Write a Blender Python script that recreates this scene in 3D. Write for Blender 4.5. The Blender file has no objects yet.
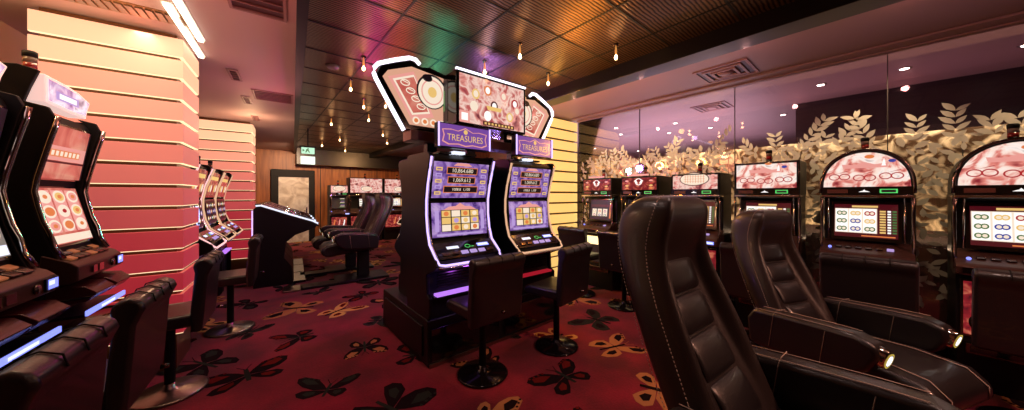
import bpy, bmesh, math, random
from mathutils import Matrix, Vector
random.seed(7)
PI = math.pi
sc = bpy.context.scene
C = sc.collection
EYE = 1.5

# ------------------------------------------------------------------ materials
def lin(c):
    return tuple(((v/12.92) if v <= 0.04045 else ((v+0.055)/1.055)**2.4) for v in c)
def rgb(r, g, b): return lin((r/255, g/255, b/255))
MATS = {}
def mat(name, col, rough=0.5, metal=0.0, emit=None, strength=0.0, coat=0.0, bump=None, spec=None):
    if name in MATS: return MATS[name]
    m = bpy.data.materials.new(name); m.use_nodes = True
    nt = m.node_tree; b = nt.nodes['Principled BSDF']
    b.inputs['Base Color'].default_value = (*col, 1)
    b.inputs['Roughness'].default_value = rough
    b.inputs['Metallic'].default_value = metal
    if coat: b.inputs['Coat Weight'].default_value = coat
    if spec is not None: b.inputs['Specular IOR Level'].default_value = spec
    if emit is not None:
        b.inputs['Emission Color'].default_value = (*emit, 1)
        b.inputs['Emission Strength'].default_value = strength
    if bump:
        scale, st = bump
        tc = nt.nodes.new('ShaderNodeTexCoord'); n = nt.nodes.new('ShaderNodeTexNoise')
        n.inputs['Scale'].default_value = scale; n.inputs['Detail'].default_value = 4
        bp = nt.nodes.new('ShaderNodeBump'); bp.inputs['Strength'].default_value = st; bp.inputs['Distance'].default_value = 0.004
        nt.links.new(tc.outputs['Object'], n.inputs['Vector'])
        nt.links.new(n.outputs['Fac'], bp.inputs['Height']); nt.links.new(bp.outputs['Normal'], b.inputs['Normal'])
    MATS[name] = m
    return m
def glow(name, c, s):
    return mat(name, (0.02, 0.02, 0.02), 0.4, 0, rgb(*c), s)
def noise_glow(name, stops, scale, s, dist=0.6):
    """a lit printed artwork: soft blotches of several colours"""
    if name in MATS: return MATS[name]
    m = mat(name, (0.02, 0.02, 0.02), 0.15, 0, (1, 1, 1), s)
    nt = m.node_tree; b = nt.nodes['Principled BSDF']
    tc = nt.nodes.new('ShaderNodeTexCoord'); n = nt.nodes.new('ShaderNodeTexNoise')
    n.inputs['Scale'].default_value = scale; n.inputs['Detail'].default_value = 3; n.inputs['Distortion'].default_value = dist
    cr = nt.nodes.new('ShaderNodeValToRGB')
    el = cr.color_ramp.elements
    while len(el) < len(stops): el.new(0.5)
    for e, (p, c) in zip(el, stops):
        e.position = p; e.color = (*rgb(*c), 1)
    nt.links.new(tc.outputs['Object'], n.inputs['Vector']); nt.links.new(n.outputs['Fac'], cr.inputs['Fac'])
    nt.links.new(cr.outputs['Color'], b.inputs['Emission Color'])
    return m

BLACK = mat('black_lacquer', rgb(14, 12, 14), 0.42, bump=(60, .05), spec=.3)
GLOSSB = mat('gloss_black', rgb(12, 11, 13), 0.12, coat=0.5)
MATTEB = mat('matte_black', rgb(14, 12, 14), 0.6, spec=.3)
CHROME = mat('chrome', rgb(205, 195, 190), 0.12, 1.0)
DCHROME = mat('dark_chrome', rgb(110, 95, 92), 0.2, 1.0)
LEATHER = mat('black_leather', rgb(27, 21, 23), 0.34, bump=(220, .25), coat=0.2)
LEATHER2 = mat('brown_black_leather', rgb(38, 28, 27), 0.36, bump=(260, .3), coat=0.2)
STITCH = mat('stitch_thread', rgb(168, 150, 140), 0.7)
DBLUE = mat('bluelit_bolster', rgb(30, 31, 44), 0.36, bump=(220, .25))  # bolster leather with the blue highlight put into its colour
STEEL = mat('brushed_steel', rgb(150, 138, 130), 0.3, 1.0)
SMOKE = mat('smoked_base', rgb(28, 22, 26), 0.15, 0.6)
REDP = mat('red_plastic', rgb(120, 14, 24), 0.3, emit=rgb(200, 20, 30), strength=0.05)
N_PURPLE = glow('neon_purple', (205, 178, 255), 1.7)
N_WHITE = glow('neon_white', (246, 236, 255), 2.2)
N_GOLD = glow('neon_copper', (245, 190, 150), 0.9)
N_BLUE = glow('led_blue', (130, 140, 255), 1.6)
N_GREEN = glow('led_green', (90, 220, 110), 1.0)
L_WHITE = glow('led_white', (225, 230, 250), 1.3)
L_YEL = glow('led_warm', (255, 226, 160), 2.0)
C_CREAM = glow('print_cream', (248, 228, 205), 1.0)
C_GOLD = glow('print_gold', (240, 196, 116), 0.95)
C_ORANGE = glow('print_orange', (235, 130, 70), 0.9)
C_RED = glow('print_red', (190, 30, 40), 0.8)
C_DRED = glow('print_dark_red', (92, 12, 26), 0.6)
C_PINK = glow('print_pink', (240, 160, 150), 0.95)
C_PURP = glow('print_purple', (122, 74, 168), 0.85)
C_LPURP = glow('print_lilac', (190, 160, 225), 0.9)
C_BLUE = glow('print_blue', (50, 70, 170), 0.8)
C_GREEN = glow('print_green', (90, 140, 80), 0.6)
C_DARK = glow('print_dark', (28, 16, 26), 0.5)
C_WHITE = glow('print_white', (250, 244, 240), 1.15)
ART_TV = noise_glow('art_tv', [(0.30, (120, 50, 60)), (0.42, (225, 140, 130)), (0.52, (250, 214, 200)), (0.62, (200, 100, 96)), (0.75, (150, 60, 70))], 9, 0.95)
ART_FRUIT = noise_glow('art_fruit_glass', [(0.32, (140, 40, 50)), (0.42, (226, 130, 118)), (0.50, (252, 222, 208)), (0.62, (255, 240, 232)), (0.78, (70, 40, 60))], 6, 1.0, 1.4)
ART_PURP = noise_glow('art_purple', [(0.3, (70, 40, 120)), (0.5, (150, 110, 190)), (0.7, (205, 170, 225))], 14, 0.85)
ART_RED = noise_glow('art_red', [(0.3, (70, 10, 24)), (0.5, (150, 30, 40)), (0.65, (220, 120, 90)), (0.8, (60, 10, 40))], 16, 0.8)
ART_SALMON = noise_glow('art_salmon', [(0.3, (190, 70, 66)), (0.5, (226, 120, 104)), (0.7, (244, 176, 150))], 5, 0.8)

# ------------------------------------------------------------------ mesh builder
class MB:
    def __init__(s):
        s.v = []; s.f = []; s.mi = []; s.slots = []; s.M = Matrix.Identity(4); s.smooth = []
    def slot(s, m):
        if m not in s.slots: s.slots.append(m)
        return s.slots.index(m)
    def frame(s, origin=(0, 0, 0), up=(0, 0, 1), right=(1, 0, 0)):
        u = Vector(right).normalized(); v = Vector(up).normalized(); n = u.cross(v).normalized()
        s.M = Matrix(((u.x, v.x, n.x, origin[0]), (u.y, v.y, n.y, origin[1]), (u.z, v.z, n.z, origin[2]), (0, 0, 0, 1)))
        return s
    def ident(s): s.M = Matrix.Identity(4); return s
    def add(s, vs, fs, m, smooth=False):
        b = len(s.v); k = s.slot(m)
        s.v += [tuple(s.M @ Vector(p)) for p in vs]
        for f in fs:
            s.f.append([b+i for i in f]); s.mi.append(k); s.smooth.append(smooth)
        return s
    def box(s, x0, x1, y0, y1, z0, z1, m):
        vs = [(x0, y0, z0), (x1, y0, z0), (x1, y1, z0), (x0, y1, z0), (x0, y0, z1), (x1, y0, z1), (x1, y1, z1), (x0, y1, z1)]
        return s.add(vs, [(0, 3, 2, 1), (4, 5, 6, 7), (0, 1, 5, 4), (1, 2, 6, 5), (2, 3, 7, 6), (3, 0, 4, 7)], m)
    def prism(s, poly, a0, a1, m, axis='x', smooth=False):
        n = len(poly)
        def P(a, p):
            return (a, p[0], p[1]) if axis == 'x' else ((p[0], a, p[1]) if axis == 'y' else (p[0], p[1], a))
        vs = [P(a0, p) for p in poly] + [P(a1, p) for p in poly]
        s.add(vs, [tuple(range(n))[::-1], tuple(range(n, 2*n))], m)
        b = len(s.v)-2*n; k = s.slot(m)
        for i in range(n):
            j = (i+1) % n
            s.f.append([b+i, b+j, b+n+j, b+n+i]); s.mi.append(k); s.smooth.append(smooth)
        return s
    def tube(s, pts, r, m, n=8, closed=False):
        pts = [Vector(p) for p in pts]; N = len(pts); rings = []
        ref = Vector((0, 0, 1))
        for i, p in enumerate(pts):
            a = pts[(i-1) % N] if (closed or i > 0) else p
            b = pts[(i+1) % N] if (closed or i < N-1) else p
            t = (b-a).normalized()
            q = ref if abs(t.dot(ref)) < 0.95 else Vector((1, 0, 0))
            x = t.cross(q).normalized(); y = t.cross(x).normalized()
            rr = r[i] if isinstance(r, (list, tuple)) else r
            rings.append([p + x*rr*math.cos(2*PI*k/n) + y*rr*math.sin(2*PI*k/n) for k in range(n)])
        vs = [q for ring in rings for q in ring]; fs = []
        for i in range(N if closed else N-1):
            i2 = (i+1) % N
            for k in range(n):
                fs.append((i*n+k, i*n+(k+1) % n, i2*n+(k+1) % n, i2*n+k))
        if not closed:
            fs.append(tuple(range(n))[::-1]); fs.append(tuple(range((N-1)*n, N*n)))
        return s.add(vs, fs, m, True)
    def lathe(s, prof, m, n=32, c=(0, 0, 0), axis='z'):
        vs = []; fs = []
        for r, z in prof:
            for k in range(n):
                a = 2*PI*k/n; p = (r*math.cos(a), r*math.sin(a), z)
                if axis == 'y': p = (p[0], p[2], p[1])
                if axis == 'x': p = (p[2], p[0], p[1])
                vs.append((p[0]+c[0], p[1]+c[1], p[2]+c[2]))
        L = len(prof)
        for i in range(L-1):
            for k in range(n):
                fs.append((i*n+k, i*n+(k+1) % n, (i+1)*n+(k+1) % n, (i+1)*n+k))
        fs.append(tuple(range(n))[::-1]); fs.append(tuple(range((L-1)*n, L*n)))
        return s.add(vs, fs, m, True)
    # flat art in the (u, v) plane, h above it
    def rect(s, u0, u1, v0, v1, h, m):
        return s.add([(u0, v0, h), (u1, v0, h), (u1, v1, h), (u0, v1, h)], [(0, 1, 2, 3)], m)
    def poly(s, pts, h, m):
        return s.add([(p[0], p[1], h) for p in pts], [tuple(range(len(pts)))], m)
    def oval(s, cu, cv, ru, rv, h, m, n=20):
        return s.poly([(cu+ru*math.cos(2*PI*k/n), cv+rv*math.sin(2*PI*k/n)) for k in range(n)], h, m)
    def ring(s, cu, cv, ru, rv, w, h, m, n=24):
        vs = []
        for k in range(n):
            a = 2*PI*k/n; vs += [(cu+ru*math.cos(a), cv+rv*math.sin(a), h), (cu+(ru-w)*math.cos(a), cv+(rv-w)*math.sin(a), h)]
        return s.add(vs, [(2*k, (2*k+2) % (2*n), (2*k+3) % (2*n), 2*k+1) for k in range(n)], m)
    def text(s, txt, size, cu, cv, h, m, sx=1.0, ext=0.0):
        cu_ = bpy.data.curves.new('t', 'FONT'); cu_.body = txt; cu_.size = size; cu_.align_x = 'CENTER'; cu_.align_y = 'CENTER'; cu_.resolution_u = 3
        cu_.extrude = ext
        o = bpy.data.objects.new('t', cu_); C.objects.link(o)
        bpy.context.view_layer.update()
        me = bpy.data.meshes.new_from_object(o.evaluated_get(bpy.context.evaluated_depsgraph_get()))
        s.add([(v.co.x*sx+cu, v.co.y+cv, v.co.z+h) for v in me.vertices], [tuple(p.vertices) for p in me.polygons], m)
        bpy.data.objects.remove(o); bpy.data.curves.remove(cu_); bpy.data.meshes.remove(me)
        return s
    def build(s, name, parent=None, bevel=0.0, seg=2, smooth=False, loc=None, sub=0):
        me = bpy.data.meshes.new(name); me.from_pydata(s.v, [], s.f)
        for m in s.slots: me.materials.append(m)
        me.polygons.foreach_set('material_index', s.mi)
        me.polygons.foreach_set('use_smooth', [True if smooth else x for x in s.smooth])
        me.update()
        bm = bmesh.new(); bm.from_mesh(me); bmesh.ops.recalc_face_normals(bm, faces=[f for f in bm.faces if not all(e.is_boundary for e in f.edges)]); bm.to_mesh(me); bm.free()
        o = bpy.data.objects.new(name, me); C.objects.link(o)
        if parent is not None: o.parent = parent
        if loc: o.location = loc
        if bevel:
            b = o.modifiers.new('bevel', 'BEVEL'); b.width = bevel; b.segments = seg; b.limit_method = 'ANGLE'; b.angle_limit = math.radians(40)
            b.harden_normals = False
            me.polygons.foreach_set('use_smooth', [True]*len(me.polygons))
            w = o.modifiers.new('wn', 'WEIGHTED_NORMAL'); w.keep_sharp = True
        if sub:
            d = o.modifiers.new('sub', 'SUBSURF'); d.levels = sub; d.render_levels = sub
        return o

def thing(name, label, cat, loc=(0, 0, 0), rz=0.0, group=None):
    o = bpy.data.objects.new(name, None); C.objects.link(o); o.empty_display_size = 0.1
    o.location = loc; o.rotation_euler = (0, 0, rz)
    return tag(o, label, cat, group)
def tag(o, label=None, cat=None, group=None, kind=None):
    if label: o['label'] = label
    if cat: o['category'] = cat
    if group: o['group'] = group
    if kind: o['kind'] = kind
    return o
def struct(o, label=None): o['kind'] = 'structure'; return o
def dup(root, loc, rz, label, group=None, scale=None):
    def cp(o, par):
        c = o.copy(); C.objects.link(c)
        if par is not None: c.parent = par
        for ch in o.children: cp(ch, c)
        return c
    r = cp(root, None); r.location = loc; r.rotation_euler = (0, 0, rz); r['label'] = label
    if group: r['group'] = group
    if scale: r.scale = scale
    return r

# left part of the hall is turned a few degrees against the right part
TH = math.radians(4.55)
def LF(sv, d, z=0.0):        # s along the left row, d to its right
    return (sv*math.sin(TH)+d*math.cos(TH), sv*math.cos(TH)-d*math.sin(TH), z)

# ------------------------------------------------------------------ setting
ZC = 2.95
# carpet
def carpet_mat():
    m = mat('carpet_red', rgb(140, 12, 34), 0.95, spec=0.1)
    nt = m.node_tree; b = nt.nodes['Principled BSDF']
    tc = nt.nodes.new('ShaderNodeTexCoord')
    n = nt.nodes.new('ShaderNodeTexNoise'); n.inputs['Scale'].default_value = 2.2; n.inputs['Detail'].default_value = 5
    n2 = nt.nodes.new('ShaderNodeTexNoise'); n2.inputs['Scale'].default_value = 60; n2.inputs['Detail'].default_value = 3
    cr = nt.nodes.new('ShaderNodeValToRGB'); e = cr.color_ramp.elements
    e[0].position = 0.35; e[0].color = (*rgb(96, 5, 28), 1); e[1].position = 0.68; e[1].color = (*rgb(150, 14, 48), 1)
    mx = nt.nodes.new('ShaderNodeMix'); mx.data_type = 'RGBA'; mx.blend_type = 'MULTIPLY'; mx.inputs[0].default_value = 0.5
    nt.links.new(tc.outputs['Object'], n.inputs['Vector']); nt.links.new(tc.outputs['Object'], n2.inputs['Vector'])
    nt.links.new(n.outputs['Fac'], cr.inputs['Fac']); nt.links.new(cr.outputs['Color'], mx.inputs[6])
    nt.links.new(n2.outputs['Fac'], mx.inputs[7]); nt.links.new(mx.outputs[2], b.inputs['Base Color'])
    b.inputs['Sheen Weight'].default_value = 0.2
    bp = nt.nodes.new('ShaderNodeBump'); bp.inputs['Strength'].default_value = 0.4; bp.inputs['Distance'].default_value = 0.004
    nt.links.new(n2.outputs['Fac'], bp.inputs['Height']); nt.links.new(bp.outputs['Normal'], b.inputs['Normal'])
    return m
CARPET = carpet_mat()
BF = [mat('motif_black', rgb(26, 15, 18), 0.95, spec=0.05), mat('motif_green', rgb(40, 42, 38), 0.95, spec=0.05),
      mat('motif_gold', rgb(190, 142, 84), 0.95, spec=0.05), mat('motif_tan', rgb(160, 108, 72), 0.95, spec=0.05), mat('motif_rust', rgb(96, 24, 22), 0.95, spec=0.05)]
fl = MB()
fl.box(-4, 14, -4, 15.2, -0.1, 0, CARPET)
WU = [(0, .01), (.05, .09), (.14, .20), (.27, .235), (.33, .20), (.31, .12), (.24, .05), (.12, -.005)]
WL = [(0, 0), (.12, -.01), (.21, -.03), (.25, -.10), (.22, -.17), (.15, -.205), (.085, -.15), (.02, -.06)]
WU2 = [(.10, .10), (.17, .17), (.26, .20), (.28, .15), (.21, .09)]
WL2 = [(.09, -.04), (.17, -.06), (.19, -.11), (.14, -.15), (.09, -.10)]
def butterfly(cx, cy, ang, sc_, outer, inner, fold):
    ca, sa = math.cos(ang), math.sin(ang); st, lw, sh = random.uniform(.75, 1.35), random.uniform(.5, 1.15), random.uniform(-.35, .35)
    def T(p, sx):
        x, y = p[0]*sx*fold[0 if sx > 0 else 1]*sc_, p[1]*sc_*(st if p[1] > 0 else lw*st)
        y += abs(x)*sh
        return (cx+x*ca-y*sa, cy+x*sa+y*ca)
    for sx in (1, -1):
        for P_, h, m in ((WU, .0015, outer), (WL, .0012, outer), (WU2, .003, inner), (WL2, .0027, inner)):
            q = [T(p, sx) for p in P_]
            fl.poly(q if sx < 0 else q[::-1], h, m)
        for i in range(4):
            a = T((.28-.05*i, .215-.012*i), sx); r = .012*sc_
            fl.oval(a[0], a[1], r, r, .004, inner, 7)
    q = [T(p, 1) for p in [(-.016, -.15), (.016, -.15), (.022, 0), (.016, .12), (-.016, .12), (-.022, 0)]]
    fl.poly(q, .0035, BF[0] if outer is not BF[0] else BF[1])
    for sx in (1, -1):
        q = [T(p, sx) for p in [(.004, .12), (.05, .20), (.056, .197), (.012, .118)]]
        fl.poly(q, .0035, outer)
for i in range(-4, 18):
    for j in range(0, 26):
        x = i*.80 + (j % 2)*.40 + random.uniform(-.07, .07) - .4; y = j*.56 + random.uniform(-.06, .06) - .6
        if x < -1.6 or x > 5.0: continue
        k = (i*3+j*5+random.randint(0, 2)) % 7
        o_, n_ = [(0, 1), (0, 4), (2, 0), (0, 3), (1, 0), (3, 0), (2, 4)][k]
        butterfly(x, y, random.uniform(0, 2*PI), random.uniform(.85, 1.2), BF[o_], BF[n_], (random.uniform(.45, 1), random.uniform(.45, 1)))
struct(fl.build('floor'))

# ribbed bronze-black ceiling with panel joints
def ceil_mat():
    m = mat('ribbed_bronze', rgb(96, 72, 58), 0.33, 0.85)
    nt = m.node_tree; b = nt.nodes['Principled BSDF']
    tc = nt.nodes.new('ShaderNodeTexCoord'); mp = nt.nodes.new('ShaderNodeMapping')
    nt.links.new(tc.outputs['Object'], mp.inputs['Vector'])
    w = nt.nodes.new('ShaderNodeTexWave'); w.bands_direction = 'Y'; w.inputs['Scale'].default_value = 11; w.inputs['Distortion'].default_value = 2.4
    w.inputs['Detail'].default_value = 2; w.inputs['Detail Scale'].default_value = 1.1
    nt.links.new(mp.outputs['Vector'], w.inputs['Vector'])
    bp = nt.nodes.new('ShaderNodeBump'); bp.inputs['Strength'].default_value = 0.35; bp.inputs['Distance'].default_value = 0.006
    nt.links.new(w.outputs['Fac'], bp.inputs['Height']); nt.links.new(bp.outputs['Normal'], b.inputs['Normal'])
    cr = nt.nodes.new('ShaderNodeValToRGB'); e = cr.color_ramp.elements
    e[0].position = 0.1; e[0].color = (*rgb(48, 33, 26), 1); e[1].position = 0.8; e[1].color = (*rgb(134, 102, 74), 1)
    nt.links.new(w.outputs['Fac'], cr.inputs['Fac']); nt.links.new(cr.outputs['Color'], b.inputs['Base Color'])
    return m
CEIL = ceil_mat()
JOINT = mat('joint_black', rgb(14, 11, 12), 0.5)
# main ceiling outline follows the left soffit edge
SE = 0.07
def sof(sv, d): p = LF(sv, d); return (p[0], p[1])
ce = MB()
a0, a1 = sof(-4, SE), sof(15.3, SE)
ce.prism([a0, (3.1, -4), (3.1, 15.2), a1], ZC, ZC+.1, CEIL, 'z')
for k in range(-3, 4):
    x = 1.53+.61*k
    if x > 3.05: continue
    y0_ = -3.9; 
    sx = (x-SE*math.cos(TH))/math.sin(TH) if x > 0 else -3.9
    y1_ = min(15, sx) if False else 15
    # joint strips stop where the soffit begins
    ylim = (x-SE)/math.tan(TH)
    if ylim < -3: continue
    ce.box(x-.008, x+.008, -3.9, min(15, ylim), ZC-.004, ZC+.01, JOINT)
for k in range(-11, 23):
    y = 2.46+.575*k
    xl = y*math.tan(TH)+SE
    ce.box(xl+.01, 3.09, y-.008, y+.008, ZC-.004, ZC+.01, JOINT)
struct(ce.build('ceiling'))
# left soffit, painted plaster
PLASTER = mat('soffit_plaster', rgb(196, 168, 166), 0.6, bump=(30, .1))
CREAM = mat('cream_wall', rgb(222, 186, 140), 0.7)
so = MB()
so.prism([sof(-3.4, -4), sof(-3.4, SE-.05), sof(15.2, SE-.05), sof(15.2, -4)], ZC-.06, ZC+.1, PLASTER, 'z')
struct(so.build('ceiling_soffit_left'))
tr = MB(); tr.prism([sof(-3.4, SE-.05), sof(-3.4, SE+.02), sof(15.2, SE+.02), sof(15.2, SE-.05)], ZC-.14, ZC+.05, BLACK, 'z')
struct(tr.build('trim_1'))
# right soffit, black beam
BEAM = mat('beam_black', rgb(20, 14, 14), 0.35)
MAUVE = mat('mauve_paint', rgb(150, 120, 118), 0.5)
b = MB(); b.box(3.1, 3.34, -4, 15.2, 2.80, ZC+.1, BEAM); struct(b.build('beam', bevel=.006))
b = MB(); b.box(3.34, 4.72, -4, 3.9, ZC-.02, ZC+.1, MAUVE); b.box(4.72, 12, -4, 12, ZC-.02, ZC+.1, MAUVE); b.box(3.34, 4.72, 3.9, 15.2, ZC-.02, ZC+.1, MAUVE)
struct(b.build('ceiling_soffit_right'))
b = MB()
b.box(4.56, 4.76, -4, 3.7, ZC-.045, ZC-.02, MAUVE); b.box(4.70, 4.78, -4, 3.7, ZC-.065, ZC-.045, MAUVE); b.box(3.34, 3.42, -4, 3.7, ZC-.08, ZC-.02, MAUVE)
struct(b.build('trim_2', bevel=.012, seg=3))
# back wall, wood panels
def wood_mat():
    m = mat('back_wood', rgb(150, 84, 40), 0.45)
    nt = m.node_tree; b = nt.nodes['Principled BSDF']
    tc = nt.nodes.new('ShaderNodeTexCoord'); mp = nt.nodes.new('ShaderNodeMapping'); mp.inputs['Scale'].default_value = (6, 6, .6)
    n = nt.nodes.new('ShaderNodeTexNoise'); n.inputs['Scale'].default_value = 2; n.inputs['Detail'].default_value = 5
    cr = nt.nodes.new('ShaderNodeValToRGB'); e = cr.color_ramp.elements
    e[0].position = .3; e[0].color = (*rgb(112, 58, 26), 1); e[1].position = .7; e[1].color = (*rgb(176, 106, 54), 1)
    for p, q in ((tc.outputs['Object'], mp.inputs['Vector']), (mp.outputs['Vector'], n.inputs['Vector']), (n.outputs['Fac'], cr.inputs['Fac']), (cr.outputs['Color'], b.inputs['Base Color'])): nt.links.new(p, q)
    return m
WOOD = wood_mat()
YB = 12.0
b = MB(); b.box(-4, 8, YB, YB+.1, 0, ZC, WOOD)
for x in (-1.2, -.1, 1.7, 2.6, 3.5, 4.4): b.box(x-.012, x+.012, YB-.004, YB, 0, ZC-.06, JOINT)
struct(b.build('wall_back'))
b = MB(); b.box(1.0, 4.6, YB-.5, YB, 2.45, ZC, BEAM)
struct(b.build('beam', bevel=.01))
b = MB(); b.prism([sof(-3.6, -2.0), sof(-3.6, -1.9), sof(12.5, -1.9), sof(12.5, -2.0)], 0, ZC-.06, CREAM, 'z'); struct(b.build('wall_left'))
b = MB(); b.box(-4, 14, -4.1, -4, 0, ZC+.1, mat('dark_wall', rgb(60, 34, 36), .6)); struct(b.build('wall_front'))
b = MB(); b.box(4.9, 5.0, 5.2, 15.2, 0, ZC-.02, WOOD); struct(b.build('wall_right'))
# room beyond the glass
b = MB(); b.box(12, 12.1, -4, 12, 0, ZC-.02, mat('far_lilac', rgb(150, 120, 130), .6)); b.box(5.0, 12, 11.9, 12, 0, ZC-.02, MATS['far_lilac'])
struct(b.build('wall_far'))
b = MB(); b.box(6.55, 6.7, -4, .85, 0, ZC-.02, mat('dark_plum', rgb(46, 32, 38), .35)); struct(b.build('wall_beyond'))
# gold mosaic panel right behind the etched glass
def gold_mat():
    m = mat('gold_mosaic', rgb(200, 160, 96), 0.35, 0.35)
    nt = m.node_tree; b = nt.nodes['Principled BSDF']
    tc = nt.nodes.new('ShaderNodeTexCoord'); v = nt.nodes.new('ShaderNodeTexVoronoi'); v.inputs['Scale'].default_value = 9
    n = nt.nodes.new('ShaderNodeTexNoise'); n.inputs['Scale'].default_value = 7; n.inputs['Distortion'].default_value = 1.5
    cr = nt.nodes.new('ShaderNodeValToRGB'); e = cr.color_ramp.elements
    e[0].position = .42; e[0].color = (*rgb(78, 58, 38), 1); e[1].position = .60; e[1].color = (*rgb(240, 222, 180), 1)
    bp = nt.nodes.new('ShaderNodeBump'); bp.inputs['Strength'].default_value = .8; bp.inputs['Distance'].default_value = .03
    for p, q in ((tc.outputs['Object'], v.inputs['Vector']), (tc.outputs['Object'], n.inputs['Vector']), (n.outputs['Fac'], cr.inputs['Fac']), (cr.outputs['Color'], b.inputs['Base Color']), (v.outputs['Color'], bp.inputs['Height']), (bp.outputs['Normal'], b.inputs['Normal'])): nt.links.new(p, q)
    return m
b = MB(); b.box(5.10, 5.14, -4, 3.7, 1.15, 2.13, gold_mat()); b.box(5.10, 5.14, -4, 3.7, 0, 1.15, mat('lower_dark_brown', rgb(58, 40, 32), .4))  # the wall's lower darkening is put into the colour as dark brown
for k in range(13): b.box(5.092, 5.10, -3.6+.62*k-.004, -3.6+.62*k+.004, 0, 2.13, JOINT)
struct(b.build('wall_mosaic'))
# glass panes with etched leaves
def glass_mat():
    m = bpy.data.materials.new('clear_glass'); m.use_nodes = True; nt = m.node_tree; nt.nodes.clear()
    o = nt.nodes.new('ShaderNodeOutputMaterial'); mx = nt.nodes.new('ShaderNodeMixShader'); t = nt.nodes.new('ShaderNodeBsdfTransparent')
    g = nt.nodes.new('ShaderNodeBsdfGlossy'); g.inputs['Roughness'].default_value = 0.03; g.inputs['Color'].default_value = (.9, .82, .86, 1)
    t.inputs['Color'].default_value = (.93, .88, .9, 1)
    fr = nt.nodes.new('ShaderNodeFresnel'); fr.inputs['IOR'].default_value = 1.7
    nt.links.new(fr.outputs[0], mx.inputs[0]); nt.links.new(t.outputs[0], mx.inputs[1]); nt.links.new(g.outputs[0], mx.inputs[2]); nt.links.new(mx.outputs[0], o.inputs[0])
    return m
GLASS = glass_mat()
LEAF = mat('etched_leaf', rgb(188, 182, 172), 0.7, spec=.2)
EDGE = mat('glass_edge', rgb(90, 84, 84), 0.2, .6)
def leaf(mb, cy, cz, ang, L, W):
    ca, sa = math.cos(ang), math.sin(ang)
    prof = [(0, 0), (.18, .62), (.42, 1), (.68, .8), (1, 0), (.68, -.8), (.42, -1), (.18, -.62)]
    pts = [(cy+(p[0]*L)*ca-(p[1]*W/2)*sa, cz+(p[0]*L)*sa+(p[1]*W/2)*ca) for p in prof]
    xo = random.uniform(4.779, 4.789)
    mb.add([(xo, p[0], p[1]) for p in pts], [tuple(range(8))], LEAF)
panes = [(2.5, 3.72), (1.21, 2.5), (-.05, 1.21), (-1.31, -.05), (-2.57, -1.31)]
for i, (ya, yb) in enumerate(panes):
    w = MB(); w.box(4.79, 4.802, ya+.003, yb-.003, 0.02, ZC-.02, GLASS)
    W_ = struct(w.build('window_%d' % (i+1)))
    lm = MB()
    y = ya+.02
    while y < yb-.05:
        zz = .42+random.uniform(0, .06); lim = 2.06+.06*math.sin(y*4.1)+random.uniform(-.06, .05)
        while zz < lim:
            if random.random() < .86:
                L = random.uniform(.075, .12); a = random.choice((.5, .9, 2.2, 2.6, 1.6))+random.uniform(-.4, .4)
                y2 = y+random.uniform(-.02, .03)
                if ya+.004 < min(y2, y2+L*math.cos(a))-.03 and max(y2, y2+L*math.cos(a))+.03 < yb-.004: leaf(lm, y2, zz, a, L, L*random.uniform(.36, .5))
            zz += random.uniform(.062, .085)
        y += .072
    # ragged sprays that reach above the dense field
    y = ya+.12
    while y < yb-.12:
        zz = 2.02; yy = y; ang = PI/2+random.uniform(-.75, .75); top = 2.16+random.uniform(-.04, .19)
        while zz < top:
            for sd in (1, -1):
                L = random.uniform(.08, .12); a = ang+sd*random.uniform(.6, 1.0)
                if ya+.02 < yy+L*math.cos(a) < yb-.02 and ya+.02 < yy < yb-.02: leaf(lm, yy, zz, a, L, L*random.uniform(.34, .44))
            yy += .058*math.cos(ang); zz += .058*math.sin(ang)
        y += random.uniform(.13, .22)
    lm.build('leaf_etching', W_)
    em = MB(); em.box(4.785, 4.806, yb-.0035, yb+.0035, .02, ZC-.02, EDGE); em.build('pane_joint', W_)
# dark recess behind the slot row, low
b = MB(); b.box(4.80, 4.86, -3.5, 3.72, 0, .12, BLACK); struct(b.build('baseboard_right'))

# backlit slat columns ------------------------------------------------
def slat_column(name, wid, dep, n, z0, z1, emf, ems, label, rim, frost):
    root = bpy.data.objects.new(name, None); C.objects.link(root); root['kind'] = 'structure'
    # body behind the slats; origin at the near right corner, width to -x, depth to +y
    c = MB(); c.box(-wid+.03, -.05, .05, dep-.05, 0, ZC-.07, mat('column_core_gold', rgb(110, 74, 48), .3, .5)); c.build('core', root)
    h = (z1-z0)/n
    for k in range(n):
        f = (k+.5)/n
        za = z0+k*h+.018; zb = z0+(k+1)*h-.014
        p = MB()
        p.box(-wid, 0, 0, .03, za, zb, emf(f)); p.box(-.03, 0, .03, dep, za, zb, emf(f))
        pp = p.build('light_panel', root, bevel=.004)
        r = MB(); r.box(-wid, -.004, .006, .03, za-.006, za+.001, rim); r.box(-.03, -.006, .03, dep, za-.006, za+.001, rim)
        r.build('edge_light', root)
    return root
def pan(f):
    k = int(f*12)
    # pink glass, backlit; red LEDs, with cove light put into the paler upper glow
    t = min(1, max(0, (f-.2)/.7))
    a, c = (214, 44, 66), (255, 206, 158)
    col = tuple(a[i]+(c[i]-a[i])*t for i in range(3))
    return mat('pink_panel_%d' % k, rgb(190, 104, 100), .5, 0, rgb(*col), .44+.45*t*t+.08*t, bump=(3, .1))
def pan_y(f): return mat('yellow_panel', rgb(226, 196, 130), .3, 0, rgb(255, 214, 124), .82)
RIM = glow('rim_warm', (255, 222, 170), 1.5)
P1 = slat_column('pillar', .78, .54, 14, .3, ZC-.1, pan, 1, '', RIM, 1)
P1.location = LF(3.8, -.77); P1.rotation_euler = (0, 0, -TH)
P2 = slat_column('pillar', 1.1, .5, 14, .3, ZC-.1, pan, 1, '', RIM, 1)
P2.location = LF(7.6, -.62); P2.rotation_euler = (0, 0, -TH)
DIMR = glow('rim_dim', (120, 80, 40), .3)
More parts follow.
